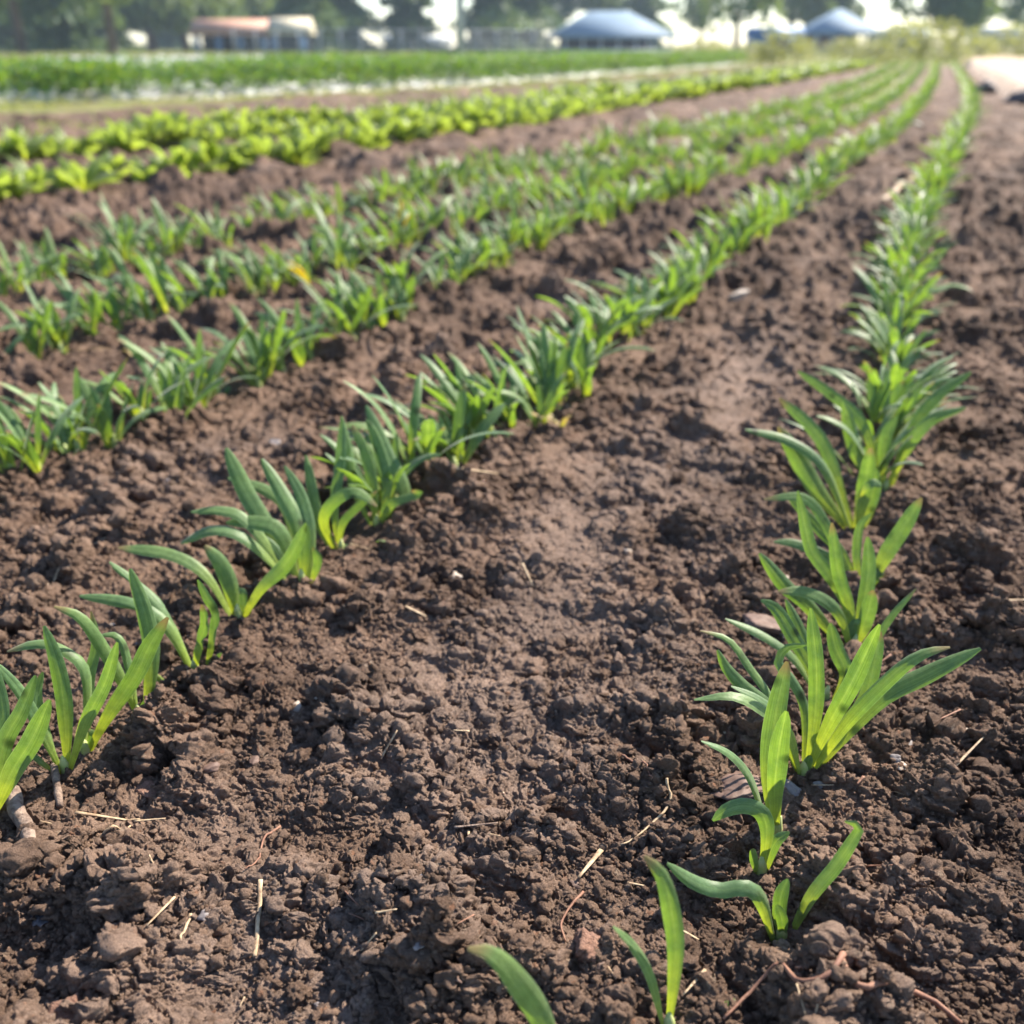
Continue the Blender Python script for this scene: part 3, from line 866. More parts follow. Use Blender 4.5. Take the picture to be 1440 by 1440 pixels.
rng0 = np.random.default_rng(77)
G_NEAR = "spinach seedlings growing in rows"
TAKEN = {'A': [], 'B': []}
for pi_, pl in enumerate(PLANTS):
    bx, by, bz = GH(*pl['base'])
    root = empty("spinach_seedling", (bx, by, bz))
    tag(root, pl['label'], "seedling", G_NEAR)
    TAKEN['A' if pl['base'][0] > 620 else 'B'].append(by)
    for pts, wpx, lean, roll in pl['leaves']:
        W3 = []
        dep = 1
        for (px, py) in pts:
            dx, dy, dz = ray(px, py)
            t = (by + lean * (H - bz)) / (dy - lean * dz)
            W3.append((dx * t - bx, dy * t - by, H + dz * t - bz))
            dep = t
        if math.dist(pts[0], pl['base']) < 45:       # foot goes into the soil at the crown
            W3[0] = (W3[0][0] * .5, 0.0, -0.004)
        P = catmull3(W3, 18)
        W = wpx * dep / F * 0.85
        t3 = np.gradient(P, axis=0); t3 /= np.linalg.norm(t3, axis=1)[:, None]
        view = np.array([0, 0, H]) - (P + np.array([bx, by, bz])); view /= np.linalg.norm(view, axis=1)[:, None]
        side = np.cross(t3, view); side /= np.linalg.norm(side, axis=1)[:, None] + 1e-9
        facing = np.cross(side, t3)
        sgn = 1 if side[len(side) // 2][2] >= 0 else -1
        a = roll * rng0.uniform(.7, 1.1)
        N = facing * math.cos(a) + sgn * side * math.sin(a)
        W /= max(.55, math.cos(a))
        pk = rng0.uniform(.5, .62)
        v, q, uv = leaf_sheet(P, W, N, curl=rng0.uniform(.15, .38), rib=rng0.uniform(.06, .16), wob=.035, rng=rng0, foot=rng0.uniform(.30, .42), peak=pk, chew=pl.get('chew', 0))
        me = np_mesh("leaf", v, q, uv)
        link("leaf", me, M['leaf'], root)
    link("stem", crown_foot(rng0), None, root)

# ------------------------------------------------------------------ generated seedlings: prototypes with parts, then copies
rngp = np.random.default_rng(31)
PROTO = []          # lists of leaf meshes
PROTO1 = []         # one mesh per seedling
for i in range(14):
    lv = spinach_leaves(rngp, int(rngp.integers(7, 11)), lean=math.pi * .92, spread=2.0)
    PROTO.append([np_mesh("leaf", *l) for l in lv])
    for me in PROTO[-1]: me.materials.append(M['leaf'])
for i in range(14):
    mb = MB()
    for v, q, uv in spinach_leaves(rngp, int(rngp.integers(7, 11)), k=8, nc=5, lean=math.pi * .92, spread=2.0):
        mb.add(v, q, uv=uv)
    me = mb.mesh("spinach_seedling"); me.materials.append(M['leaf'])
    PROTO1.append(me)

FOOT = crown_foot(rngp)
ROWWORD = {'A': "the rightmost row", 'B': "the second row from the right", 'C': "the third row from the right",
           'D': "the fourth row from the right", 'E': "the fifth row, last before the bare strip"}

def walk(row, spacing, rng, ymin, ymax):
    r = ROWS[row]
    seg = np.hypot(*np.diff(r, axis=0).T)
    L = np.concatenate([[0], np.cumsum(seg)])
    s = 0.0
    while s < L[-1]:
        x = np.interp(s, L, r[:, 0]); y = np.interp(s, L, r[:, 1])
        sp = spacing(y) if callable(spacing) else spacing
        s += sp * rng.uniform(.6, 1.4)
        if ymin <= y <= ymax:
            yield x, y

# gaps in the rows, in photo pixels (row, x0, x1)
GAPS = {'C': [(432, 452), (590, 612)], 'D': [(330, 345)], 'E': [(335, 350)]}
def project(x, y, z=0.0):
    dz = z - H
    depth = y * CP - dz * SP
    return 720 + F * x / depth, 720 - F * (y * SP + dz * CP) / depth

cand = []
rngr = np.random.default_rng(12)
for row in 'ABCDE':
    for x, y in walk(row, lambda yy: 0.028 if yy < 3 else 0.04, rngr, 0.3, 22.0):
        if row in TAKEN and y < max(TAKEN[row]) + 0.015:
            continue
        u, v = project(x, y)
        if u < -60 or u > 1500:
            continue
        if any(a < u < b for a, b in GAPS.get(row, ())) or (gn(np.array([x * 9.0]), np.array([y * 9.0]), 55)[0] > .44 and y > 1.0):
            continue
        x += rngr.normal(0, .008); y += rngr.normal(0, .006)
        cand.append((y, x, row))
cand.sort()
n_ind = 300 - len(PLANTS)
BAND = [(1.3, "in the nearer part of"), (2.0, "halfway up"), (99, "farther up")]
for i, (y, x, row) in enumerate(cand[:n_ind]):
    z = hz(x, y)
    s = float(rngr.uniform(.75, 1.2)) * (1.2 if row == 'A' else 1.28)
    rz = float(rngr.normal(0, .45)) + (0 if row != 'A' or rngr.uniform() < .62 else math.pi * .9)
    where = next(w for b, w in BAND if y < b)
    tallness = "leafy upright" if s > 1.06 else ("small" if s < .86 else "slender-leaved")
    lab = f"{tallness} spinach seedling {where} {ROWWORD[row]}"
    if i < 110:
        o = empty("spinach_seedling", (x, y, z), rz, s)
        for me in PROTO[i % 14]:
            link("leaf", me, None, o)
        link("stem", FOOT, None, o)
    else:
        o = link("spinach_seedling", PROTO1[i % 14], None, loc=(x, y, z))
        o.rotation_euler = (0, 0, rz); o.scale = (s, s, s)
    tag(o, lab, "seedling", f"spinach seedlings {where} {ROWWORD[row]}")
# the rest of the rows, too many to count
mb = MB()
lowp = []
for i in range(10):
    lowp.append(spinach_leaves(rngp, 8, k=5, nc=3, lean=math.pi * .92, spread=2.4))
for i, (y, x, row) in enumerate(cand[n_ind:]):
    z = hz(x, y, .02)
    s = rngr.uniform(1.1, 1.6); rz = rngr.normal(0, .7)
    ca, sa = math.cos(rz) * s, math.sin(rz) * s
    R = np.array([[ca, -sa, 0], [sa, ca, 0], [0, 0, s]])
    for v, q, uv in lowp[i % 10]:
        mb.add(v @ R.T + np.array([x, y, z]), q, uv=uv)
o = mb.build("distant_spinach_rows", M['leaf'])
tag(o, "far ends of the spinach rows blurring into green lines", "seedlings", kind="stuff")

# ------------------------------------------------------------------ bright green crop rows
def bright_plant(rng, k=6, nc=5, n=13):
    mb = MB()
    for j in range(n):
        az = rng.uniform(0, 6.28)
        L = rng.uniform(.05, .085)
        v, q, uv = grown_leaf(rng, az, rng.uniform(.7, 1.35), rng.uniform(.4, 1.1), L, L * rng.uniform(.2, .34), k=k, nc=nc, base=(0, 0, -.004), wob=.15, foot=.12, peak=.6)
        mb.add(v, q, uv=uv)
    return mb
BR = []
for i in range(10):
    me = bright_plant(rngp).mesh("mustard_seedling"); me.materials.append(M['bright']); BR.append(me)
RW2 = {'F': "the near lime-green row", 'G': "the middle lime-green row", 'K': "the far lime-green row"}
bc = []
for row in 'FGK':
    for x, y in walk(row, lambda yy: 0.042 if yy < 9 else .07, rngr, 1.5, 22):
        u, v = project(x, y)
        if u < -60: continue
        if gn(np.array([x * 4.0]), np.array([y * 4.0]), 56)[0] > (.45 if row == 'K' else .6): continue
        bc.append((y, x + rngr.normal(0, .02), row))
bc.sort()
for i, (y, x, row) in enumerate(bc[:300]):
    o = link("lettuce_seedling", BR[i % 10], None, loc=(x, y, hz(x, y, .01)))
    s = float(rngr.uniform(1.1, 1.75))
    o.rotation_euler = (0, 0, float(rngr.uniform(0, 6.28))); o.scale = (s, s, s)
    side = "at the near end of" if y < 4.2 else "along the middle of"
    tag(o, f"bright lime-green leafy seedling {side} {RW2[row]}", "seedling", f"leafy seedlings {side} {RW2[row]}")
mb = MB()
lowb = []
for i in range(8):
    lowb.append([grown_leaf(rngp, rngp.uniform(0, 6.28), 1.0, .7, .08, .04, k=4, nc=3, foot=.2, peak=.6) for _ in range(7)])
for i, (y, x, row) in enumerate(bc[300:]):
    z = hz(x, y, .02); s = rngr.uniform(1.4, 1.9)
    for v, q, uv in lowb[i % 8]:
        mb.add(v * s + np.array([x, y, z]), q, uv=uv)
o = mb.build("distant_lettuce_rows", M['bright'])
tag(o, "far ends of the lime-green rows merging into bright streaks", "seedlings", kind="stuff")

# ------------------------------------------------------------------ small things on the soil
def stone(px, py, rpx, m, label, cat="stone", seed=0, flat=.6, elong=1.3, group=None, name="stone"):
    rng = np.random.default_rng(seed + 1000)
    x, y, z = GH(px, py)
    r = rpx * math.hypot(math.hypot(x, y), H) / F
    big = rpx > 12
    V = lumpy(lumpy(faceted(ICO4[0], rng, 10), rng, .25, 1.5), rng, .16 if big else .06, 5.0)
    if cat == "clay lump":
        V = lumpy(V, rng, .22, 11.0)
    V = V * np.array([r * elong, r, r * flat])
    o = MB(); o.add(V, T=ICO4[1])
    o = o.build(name, m)
    o.location = (x, y, z + r * flat * .35)
    o.rotation_euler = (rng.uniform(-.3, .3), rng.uniform(-.3, .3), rng.uniform(0, 3))
    tag(o, label, cat, group)
    return o
stone(1022,1028,9,M['stone_cream'],"small cream oval pebble left of the fullest seedling",seed=1,name="pebble")
stone(1040,1110,34,M['stone_brown'],"flat brown half-buried stone beside the crossing blades",seed=2,flat=.35)
stone(1112,1112,15,M['stone_grey'],"greyish pebble at the foot of the crossing blades",seed=3,name="pebble")
stone(318,942,11,M['stone_pale'],"pinkish pebble beside the gnawed leaf",seed=4,name="pebble")
stone(295,1088,11,M['stone_brown'],"round brown pebble among crumbs below the left seedlings",seed=5,name="pebble")
stone(84,1226,9,M['stone_pale'],"pale oval pebble right of the weathered stick",seed=6,name="pebble")
stone(148,1198,9,M['stone_grey'],"small grey pebble right of the weathered stick, farther in",seed=7,name="pebble")
stone(1076,880,28,M['stone_brown'],"broad pinkish-brown stone left of the rightmost row",seed=8,flat=.4)
stone(1290,172,5,M['stone_cream'],"white glinting pebble on the soil far up the furrow",seed=9,name="pebble")
stone(1292,238,16,M['stone_pale'],"flat pinkish stone beside the far part of the rightmost row",seed=10,flat=.3,elong=1.6)
stone(1160,1345,16,M['stone_grey'],"grey pebble just above the forked root",seed=11,name="pebble")
stone(1110,1342,18,M['wood'],"squarish cracked bark piece below the sprawling seedling",cat="bark",seed=12,name="bark_piece",flat=.5)
stone(292,1289,11,M['stone_grey'],"oval grey-brown pebble left of the split straw",seed=13,name="pebble")
stone(58,1292,13,M['char'],"dark charcoal chip under the big left lump",cat="chip",seed=14,name="charcoal_chip",elong=1.6)
stone(316,1286,9,M['char'],"thin dark chip beside the oval grey-brown pebble",cat="chip",seed=15,name="charcoal_chip",elong=1.8)
stone(1192,1058,6,M['stone_rust'],"tiny orange stone right of the fullest seedling",seed=16,name="pebble")
stone(1198,1028,6,M['stone_rust'],"tiny reddish stone just above the orange one",seed=17,name="pebble")
stone(1270,1042,12,M['stone_grey'],"pale grey pebble on open soil right of the seedlings",seed=18,name="pebble")
stone(1362,1034,14,M['stone_pale'],"flattish pale stone near the right edge",seed=19,flat=.4)
stone(1435,1145,9,M['stone_rust'],"orange stone at the right edge",seed=20,name="pebble")
stone(212,1113,14,M['stone_rust'],"ochre crumbly stone above the long straw",seed=21,flat=.4,elong=1.7,name="pebble")
stone(826,1335,24,M['stone_rust'],"rusty clay lump left of the thin blade at the bottom",cat="clay lump",seed=22,flat=.7,name="clay_lump")
stone(100,1425,20,M['stone_rust'],"rusty clay lump at the bottom left corner",cat="clay lump",seed=23,flat=.6,name="clay_lump")
stone(416,995,8,M['stone_pale'],"pale pebble in the furrow right of the left seedlings",seed=24,name="pebble")
stone(640,805,11,M['stone_pale'],"pinkish pebble right of the second-row tuft",seed=25,name="pebble")
stone(306,645,5,M['stone_cream'],"tiny shining pebble between the second and third rows",seed=26,name="pebble")
stone(420,560,8,M['stone_pale'],"pale pebble in front of the third row",seed=27,name="pebble")
stone(1040,400,12,M['stone_pale'],"pale blurred stone between the first two rows",seed=28,name="pebble")
rngs = np.random.default_rng(404)
for i in range(46):
    px, py = rngs.uniform(20, 1420), rngs.uniform(620, 1430)
    kind = ['stone_brown', 'stone_grey', 'stone_pale'][int(rngs.integers(0, 3))]
    nm = {'stone_brown': 'brown', 'stone_grey': 'grey', 'stone_pale': 'pale'}[kind]
    zone = "front soil" if py > 1050 else "middle soil"
    sd_ = "left" if px < 620 else ("central" if px < 1050 else "right")
    stone(px, py, rngs.uniform(4, 8), M[kind], f"tiny {nm} grit stone lying in the {sd_} {zone}", seed=100 + i, group=f"tiny {nm} stones in the {sd_} {zone}", name="pebble")

def strand(pts, wpx, m, label, cat, name, lift=1.1, flat=1.0, taper=.5, wig=0.0, seed=0):
    """a straw, root or stick lying on the soil along image points"""
    rng = np.random.default_rng(seed + 9)
    W = []
    for px, py in pts:
        x, y, z = GH(px, py)
        W.append((x, y, z))
    P = catmull3(W, 8 if len(pts) == 2 else 20)
    dep = math.hypot(math.hypot(P[0][0], P[0][1]), H)
    r = wpx * dep / F / 2
    zz = height(P[:, 0], P[:, 1], np.full(len(P), .0008))
    if len(pts) == 2:
        P[:, 2] = np.linspace(zz[0], zz[-1], len(P)); P[:, 2] += max(0, np.max(zz - P[:, 2]))
    else:
        P[:, 2] = np.maximum(P[:, 2], zz)
        for _ in range(2 if lift < 1.5 else 9): P[1:-1, 2] = (P[:-2, 2] + 2 * P[1:-1, 2] + P[2:, 2]) / 4
    P[:, 2] += r * lift + .0008
    if wig:
        P += rng.normal(0, wig * r, P.shape)
    rad = r * (1 - (1 - taper) * np.linspace(0, 1, len(P))) * (1 + rng.uniform(-.12, .12, len(P)))
    mb = MB(); mb.tube(P, rad, 9, flat)
    o = mb.build(name, m)
    tag(o, label, cat)
    return o, P, r
ft, P_, r_ = strand([(1170,1338),(1182,1362),(1210,1388),(1236,1402),(1290,1420),(1350,1450)],9,M['root'],"reddish-brown forked root snaking across the bottom right corner","root","forked_root",lift=2.4,taper=.7,wig=.2)
_b, P2_, _ = strand([(1182,1366),(1160,1385),(1120,1398),(1092,1400),(1060,1412),(1015,1445)],7,M['root'],None,None,"side_shoot",lift=2.4,taper=.5,wig=.2,seed=3)
for k_ in ("label", "category"):
    if k_ in _b: del _b[k_]
_b.parent = ft
strand([(22,1125),(24,1145),(34,1165),(44,1180),(46,1200),(50,1225)],19,M['wood'],"thick weathered grey-brown stick end at the left edge","stick","stick",taper=.8,wig=.05,seed=1)
strand([(78,1085),(86,1140)],10,M['wood'],"short brown stub of stem standing under the left seedlings","stick","stem_stub",taper=.9,seed=2)
strand([(367,1242),(365,1290),(359,1352)],6,M['straw'],"split upright-lying straw in the lower left","straw","straw",flat=.5,taper=.9,seed=4)
strand([(108,1151),(178,1158)],5,M['straw'],"longer of two pale straws lying level at lower left","straw","straw",flat=.5,seed=5)
strand([(190,1159),(234,1157)],4,M['straw'],"shorter of two pale straws lying level at lower left","straw","straw",flat=.5,seed=6)
strand([(130,1188),(165,1182),(185,1168)],6,M['straw'],"bent yellowish straw shred below the level straws","straw","straw",flat=.5,seed=7)
strand([(394,1165),(370,1188),(364,1212),(346,1228)],3.5,M['root'],"thin crooked rootlet above the split straw","root","rootlet",seed=8,wig=.3)
strand([(935,1128),(940,1140),(905,1175),(872,1200)],4,M['straw'],"thin curled straw fibre left of the hooked leaf","straw","straw_fibre",seed=9,wig=.2)
strand([(870,1065),(900,1080),(918,1098)],4,M['root'],"thin rootlet lying on the central lump","root","rootlet",seed=10,wig=.3)
strand([(845,1205),(813,1242)],8,M['straw'],"flat straw chip beside the angular clod","straw","straw",flat=.4,seed=11)
strand([(640,684),(700,688)],6,M['straw'],"pale straw end on the soil right of the second row","straw","straw",flat=.6,seed=12)
strand([(248,1275),(210,1320)],4,M['straw'],"slanting straw piece at lower left","straw","straw",flat=.6,seed=13)
strand([(270,1295),(256,1330),(285,1350)],4,M['straw'],"curled papery husk at lower left","husk","husk",flat=.4,seed=14)
strand([(1340,1085),(1385,1052)],4,M['straw'],"slanting straw on the right-hand soil","straw","straw",flat=.6,seed=15)
strand([(1412,849),(1440,850)],6,M['straw'],"short straw at the right edge","straw","straw",flat=.5,seed=16)
strand([(1265,1360),(1288,1412)],4,M['straw'],"thin straw shred crossing above the forked root","straw","straw",flat=.5,seed=17)
strand([(480,1250),(505,1285)],3,M['root'],"fine rootlet in the lower left centre","root","rootlet",seed=18)
strand([(535,1065),(560,1050)],4,M['straw'],"small straw shred in the furrow","straw","straw",flat=.5,seed=19)
strand([(820,1260),(790,1300),(795,1330)],4,M['root'],"fine rootlet beside the rusty clay lump","root","rootlet",seed=20)
strand([(570,860),(600,880)],5,M['straw'],"tan chip beside the second row","straw","straw",flat=.5,seed=21)
strand([(990,1380),(960,1410)],5,M['straw'],"tan fibre right of the tall bottom blade","straw","straw",flat=.5,seed=22)
strand([(640,1195),(700,1180)],4,M['wood'],"brown twig bit in the central soil","twig","twig",flat=.7,seed=23)
strand([(1240,278),(1285,262),(1300,272)],10,M['straw'],"blurred dry tan leaf strip left of the rightmost row","dry leaf","dry_leaf",flat=.3,seed=24)
rngs = np.random.default_rng(505)
for i in range(34):
    px, py = rngs.uniform(10, 1430), rngs.uniform(760, 1430)
    a = rngs.uniform(0, 3.14); l = rngs.uniform(12, 34)
    sd_ = "left" if px < 620 else ("central" if px < 1050 else "right")
    zone = "front soil" if py > 1100 else "middle soil"
    o, _, _ = strand([(px, py), (px + l * math.cos(a), py + l * .6 * math.sin(a))], rngs.uniform(2, 4.5), M['straw'] if i % 3 else M['root'],
                     f"tiny {'tan straw' if i % 3 else 'brown root'} scrap on the {sd_} {zone}", "scrap", "straw_scrap" if i % 3 else "root_scrap", flat=.5, seed=50 + i)
    o["group"] = f"scraps on the {sd_} {zone}"

def sprig(px, py, n, size, m, label, cat="weed", seed=0, name="weed_sprout", el=(.5, 1.2), wratio=.3):
    rng = np.random.default_rng(seed)
    x, y, z = GH(px, py)
    root = empty(name, (x, y, z))
    for i in range(n):
        L = size * rng.uniform(.7, 1.1)
        v, q, uv = grown_leaf(rng, rng.uniform(0, 6.28) if n > 1 else 2.6, rng.uniform(*el), rng.uniform(.3, 1.4), L, L * wratio, base=(0, 0, -.003), wob=.08)
        link("leaf", np_mesh("leaf", v, q, uv), m, root)
    tag(root, label, cat)
sprig(1008,1432,2,.012,M['weedleaf'],"tiny curled green sprout at the bottom edge",seed=3)
sprig(238,962,2,.012,M['bright'],"tiny bright sprout right of the yellow-green speckled blade",seed=4,name="weed_sprout")
sprig(565,783,1,.024,M['leaf'],"single dark leaf lying over a hole right of the tuft",seed=5,el=(.2,.3))
sprig(930,240,7,.045,M['yellow'],"yellowed leaf patch glowing in the third row",cat="yellow plant",seed=6,name="yellowed_plant",el=(.1,.7))
sprig(1198,352,4,.018,M['yellow'],"small yellow flower head left of the rightmost row",cat="flower",seed=7,name="yellow_flower",el=(.2,.8),wratio=.6)
sprig(1240,168,6,.045,M['yellow'],"yellow-orange leaf clump far up the furrow",cat="yellow plant",seed=8,name="yellowed_plant",el=(.2,.8),wratio=.5)
sprig(1200,182,7,.07,M['deadleaf'],"pale withered clump in the far second row",cat="withered plant",seed=9,name="withered_plant",el=(.2,1.0),wratio=.4)
sprig(560,345,3,.085,M['yellow'],"tall ochre blade standing in the fifth row",cat="yellow plant",seed=10,name="yellowed_plant",el=(1.2,1.5),wratio=.12)
sprig(440,410,3,.06,M['yellow'],"yellowing seedling in the fourth row",cat="yellow plant",seed=11,name="yellowed_plant",el=(.9,1.4),wratio=.12)
sprig(110,480,6,.075,M['deadleaf'],"withered tan leaves flopped over the fourth row at left",cat="withered plant",seed=12,name="withered_plant",el=(.0,.5),wratio=.1)
sprig(170,490,5,.07,M['deadleaf'],"withered straw-coloured leaves at the left foot of the fourth row",cat="withered plant",seed=13,name="withered_plant",el=(.0,.4),wratio=.1)
sprig(790,600,5,.05,M['deadleaf'],"wilted pale leaves hanging at the end of the second-row tuft",cat="withered plant",seed=14,name="withered_plant",el=(.2,.9),wratio=.14)

# ------------------------------------------------------------------ verge grass, film beds, leafy crop
def grass_tufts(name, n, xf, yr, hgt, m, label):
    rng = np.random.default_rng(len(name))
    mb = MB()
    for i in range(n):
        y = rng.uniform(*yr)
        x = xf(y, rng)
        z = hz(x, y, .05) if n < 500 else 0.0
        for j in range(5):
            v, q, uv = grown_leaf(rng, rng.uniform(0, 6.28), rng.uniform(.8, 1.5), rng.uniform(.2, 1), hgt * rng.uniform(.5, 1.2), hgt * .09, k=4, nc=2, foot=.5)
            mb.add(v + np.array([x + rng.normal(0, .03), y + rng.normal(0, .03), z]), q, uv=uv)
    o = mb.build(name, m)
    tag(o, label, "grass", kind="stuff")

film_px = [(-260,166),(0,148),(200,143),(400,134),(700,119),(850,108),(1000,96),(1060,90)]
film = polyline([G(*p) for p in film_px])
film_s = np.concatenate([[0], np.cumsum(np.hypot(*np.diff(film, axis=0).T))])
def along(s, off):
    x = np.interp(s, film_s, film[:, 0]); y = np.interp(s, film_s, film[:, 1])
    x2 = np.interp(s + .3, film_s, film[:, 0]); y2 = np.interp(s + .3, film_s, film[:, 1])
    dx, dy = x2 - x, y2 - y
    l = math.hypot(dx, dy) or 1
    return x - dy / l * off, y + dx / l * off
SL = film_s[-1] - .4
def film_bed(off, w, h, label):
    mb = MB()
    n = 160
    prof = [(-w / 2 - .03, -.03), (-w / 2, h * .5), (-w / 2 + .06, h), (0, h * 1.06), (w / 2 - .06, h), (w / 2, h * .5), (w / 2 + .03, -.03)]
    rng = np.random.default_rng(int(off * 10) + 3)
    V = []
    for i in range(n):
        s = SL * i / (n - 1)
        for (o_, z_) in prof:
            x, y = along(s, off + o_ + rng.normal(0, .006))
            V.append((x, y, z_ + rng.normal(0, .006)))
    k = len(prof)
    Q = [(i * k + j, i * k + j + 1, (i + 1) * k + j + 1, (i + 1) * k + j) for i in range(n - 1) for j in range(k - 1)]
    mb.add(V, Q)
    o = mb.build("plastic_film_bed", M['film'])
    tag(o, label, "film bed")
film_bed(0.36, 0.36, 0.05, "white plastic film bed under the front row of dark green bushes")
film_bed(1.6, 0.55, 0.05, "white plastic film bed behind the front row of bushes")
film_bed(2.9, 0.55, 0.05, "third white plastic film bed from the front")

def bush_mesh(rng, w, h, nleaf, L, name, m, ratio=.5, k=4, nc=3):
    mb = MB()
    for i in range(nleaf):
        a = rng.uniform(0, 6.28); rr = w * math.sqrt(rng.uniform(0, 1)); zt = rng.uniform(.03, 1)
        rr *= math.sqrt(max(0.05, 1 - (zt * .9) ** 3))
        c = (rr * math.cos(a), rr * math.sin(a), h * zt)
        v, q, uv = grown_leaf(rng, a + rng.normal(0, .8), rng.uniform(-.2, 1.1), rng.uniform(.2, 1.2), L * rng.uniform(.6, 1.2), L * ratio, k=k, nc=nc, base=c, foot=.2, peak=.45)
        mb.add(v, q, uv=uv)
    me = mb.mesh(name); me.materials.append(m)
    return me
def stem_mesh(rng, h, r, name, m, n=4, spread=.5):
    mb = MB()
    mb.tube([(0, 0, -.02), (0.01 * h, 0, h * .4), (0, .02 * h, h * .8)], [r, r * .7, r * .3], 6)
    for i in range(n):
        a = i * 6.28 / n + rng.uniform(-.4, .4); z0 = h * rng.uniform(.2, .5)
        mb.tube([(0, 0, z0), (spread * h * .4 * math.cos(a), spread * h * .4 * math.sin(a), z0 + h * .2), (spread * h * .7 * math.cos(a), spread * h * .7 * math.sin(a), z0 + h * .45)], [r * .5, r * .35, r * .15], 5)
    me = mb.mesh(name); me.materials.append(m)
    return me
rb = np.random.default_rng(8)
BUSH = [bush_mesh(rb, .24, .19, 230, .05, "foliage", M['bush']) for _ in range(6)]
BSTEM = stem_mesh(rb, .2, .006, "stem", M['bush'])
s = 0.1
rows_b = [(0.36, "front", .25), (1.6, "second", .30), (2.9, "third", .36)]
for off, w_, step in rows_b:
    s = 0.05
    i = 0
    while s < SL:
        x, y = along(s, off + rb.normal(0, .03))
        sc = float(rb.uniform(1.0, 1.3))
        o = empty("pepper_plant", (x, y, .03), float(rb.uniform(0, 6.28)), sc)
        link("foliage", BUSH[int(rb.integers(0, 6))], None, o)
        link("stem", BSTEM, None, o)
        part = "left stretch" if s < SL * .33 else ("middle stretch" if s < SL * .66 else "far right stretch")
        tag(o, f"bushy dark green crop plant in the {part} of the {w_} film row", "crop plant", f"bushes on the {part} of the {w_} film row")
        s += step * rb.uniform(.85, 1.15)
        i += 1

grass_tufts("dry_grass", 900, lambda y, r: float(np.interp(y, film[:, 1], film[:, 0])) + r.uniform(.0, .9) * (0.5 + y * .05), (6, 20), .07, M['scrub'], "dry tan grass strip in front of the film beds")
grass_tufts("field_weeds", 500, lambda y, r: float(xrow('G', y)) - r.uniform(.3, 2.2), (3.2, 12), .05, M['weedleaf'], "sparse small weeds on the bare strip behind the lime-green rows")
grass_tufts("verge_grass", 480, lambda y, r: float(xrow('A', y)) + .55 + .03 * y + r.uniform(0, .9), (3.4, 14), .09, M['scrub'], "pale grass beside the straw bed at right")
grass_tufts("far_grass", 2600, lambda y, r: r.uniform(-.6, .6) * y, (21, 60), .22, M['scrub'], "rough yellow-green grass between field and trees")

# long white row cover farther left
mb = MB()
x0, y0 = G(60, 99); x1, y1 = G(420, 92); 
n = 40; V = []
for i in range(n):
    t = i / (n - 1)
    cx, cy = x0 + (x1 - x0) * t, y0 + (y1 - y0) * t
    for a in np.linspace(0, math.pi, 9):
        V.append((cx + .35 * math.cos(a) * .4, cy - .55 * math.cos(a),   .20 * math.sin(a) * (1 + .05 * math.sin(i * 2.1))))
Q = [(i * 9 + j, i * 9 + j + 1, (i + 1) * 9 + j + 1, (i + 1) * 9 + j) for i in range(n - 1) for j in range(8)]
mb.add(V, Q); o = mb.build("row_cover", M['film'])
tag(o, "long white row cover behind the dark green bushes at left", "row cover")

# pale straw bed at right with dark stones on its edge
bed_px = [(1342,84),(1352,96),(1372,112),(1396,134),(1440,158),(1560,210),(1560,96),(1440,79)]
ctr = [G(*p) for p in bed_px]
edgeL = polyline([G(*p) for p in [(1560,215),(1470,172),(1425,150),(1396,134),(1372,113),(1354,97),(1343,86)]])
edgeR = polyline([G(*p) for p in [(1900,215),(1800,172),(1730,150),(1640,130),(1540,108),(1470,92),(1440,81)]])
n = 90; k = 12; V = []
tl = np.linspace(0, 1, n)
def res(e):
    L = np.concatenate([[0], np.cumsum(np.hypot(*np.diff(e, axis=0).T))]); L /= L[-1]
    return np.stack([np.interp(tl, L, e[:, 0]), np.interp(tl, L, e[:, 1])], 1)
eL, eR = res(edgeL), res(edgeR)
for i in range(n):
    for j in range(k):
        u = j / (k - 1)
        p = eL[i] * (1 - u) + eR[i] * u
        wig = float(gn(np.array([p[0] * 3]), np.array([p[1] * 3]), 41)[0])
        V.append((p[0], p[1], -.05 if j in (0, k - 1) else .10 + .05 * wig))
Q = [(i * k + j, i * k + j + 1, (i + 1) * k + j + 1, (i + 1) * k + j) for i in range(n - 1) for j in range(k - 1)]
mb = MB(); mb.add(V, Q); o = mb.build("straw_bed", M['strawbed'])
tag(o, "pale straw-covered strip at the upper right beside the rightmost row", "straw bed")
stone(1362,96,9,M['char'],"dark stone at the far tip of the pale straw strip",seed=61,elong=1.6)
stone(1388,128,12,M['char'],"dark blue-grey stone halfway along the pale straw strip",seed=62,elong=1.3)
stone(1430,150,14,M['char'],"largest dark blue-grey stone at the right edge of the straw strip",seed=63,elong=1.5)

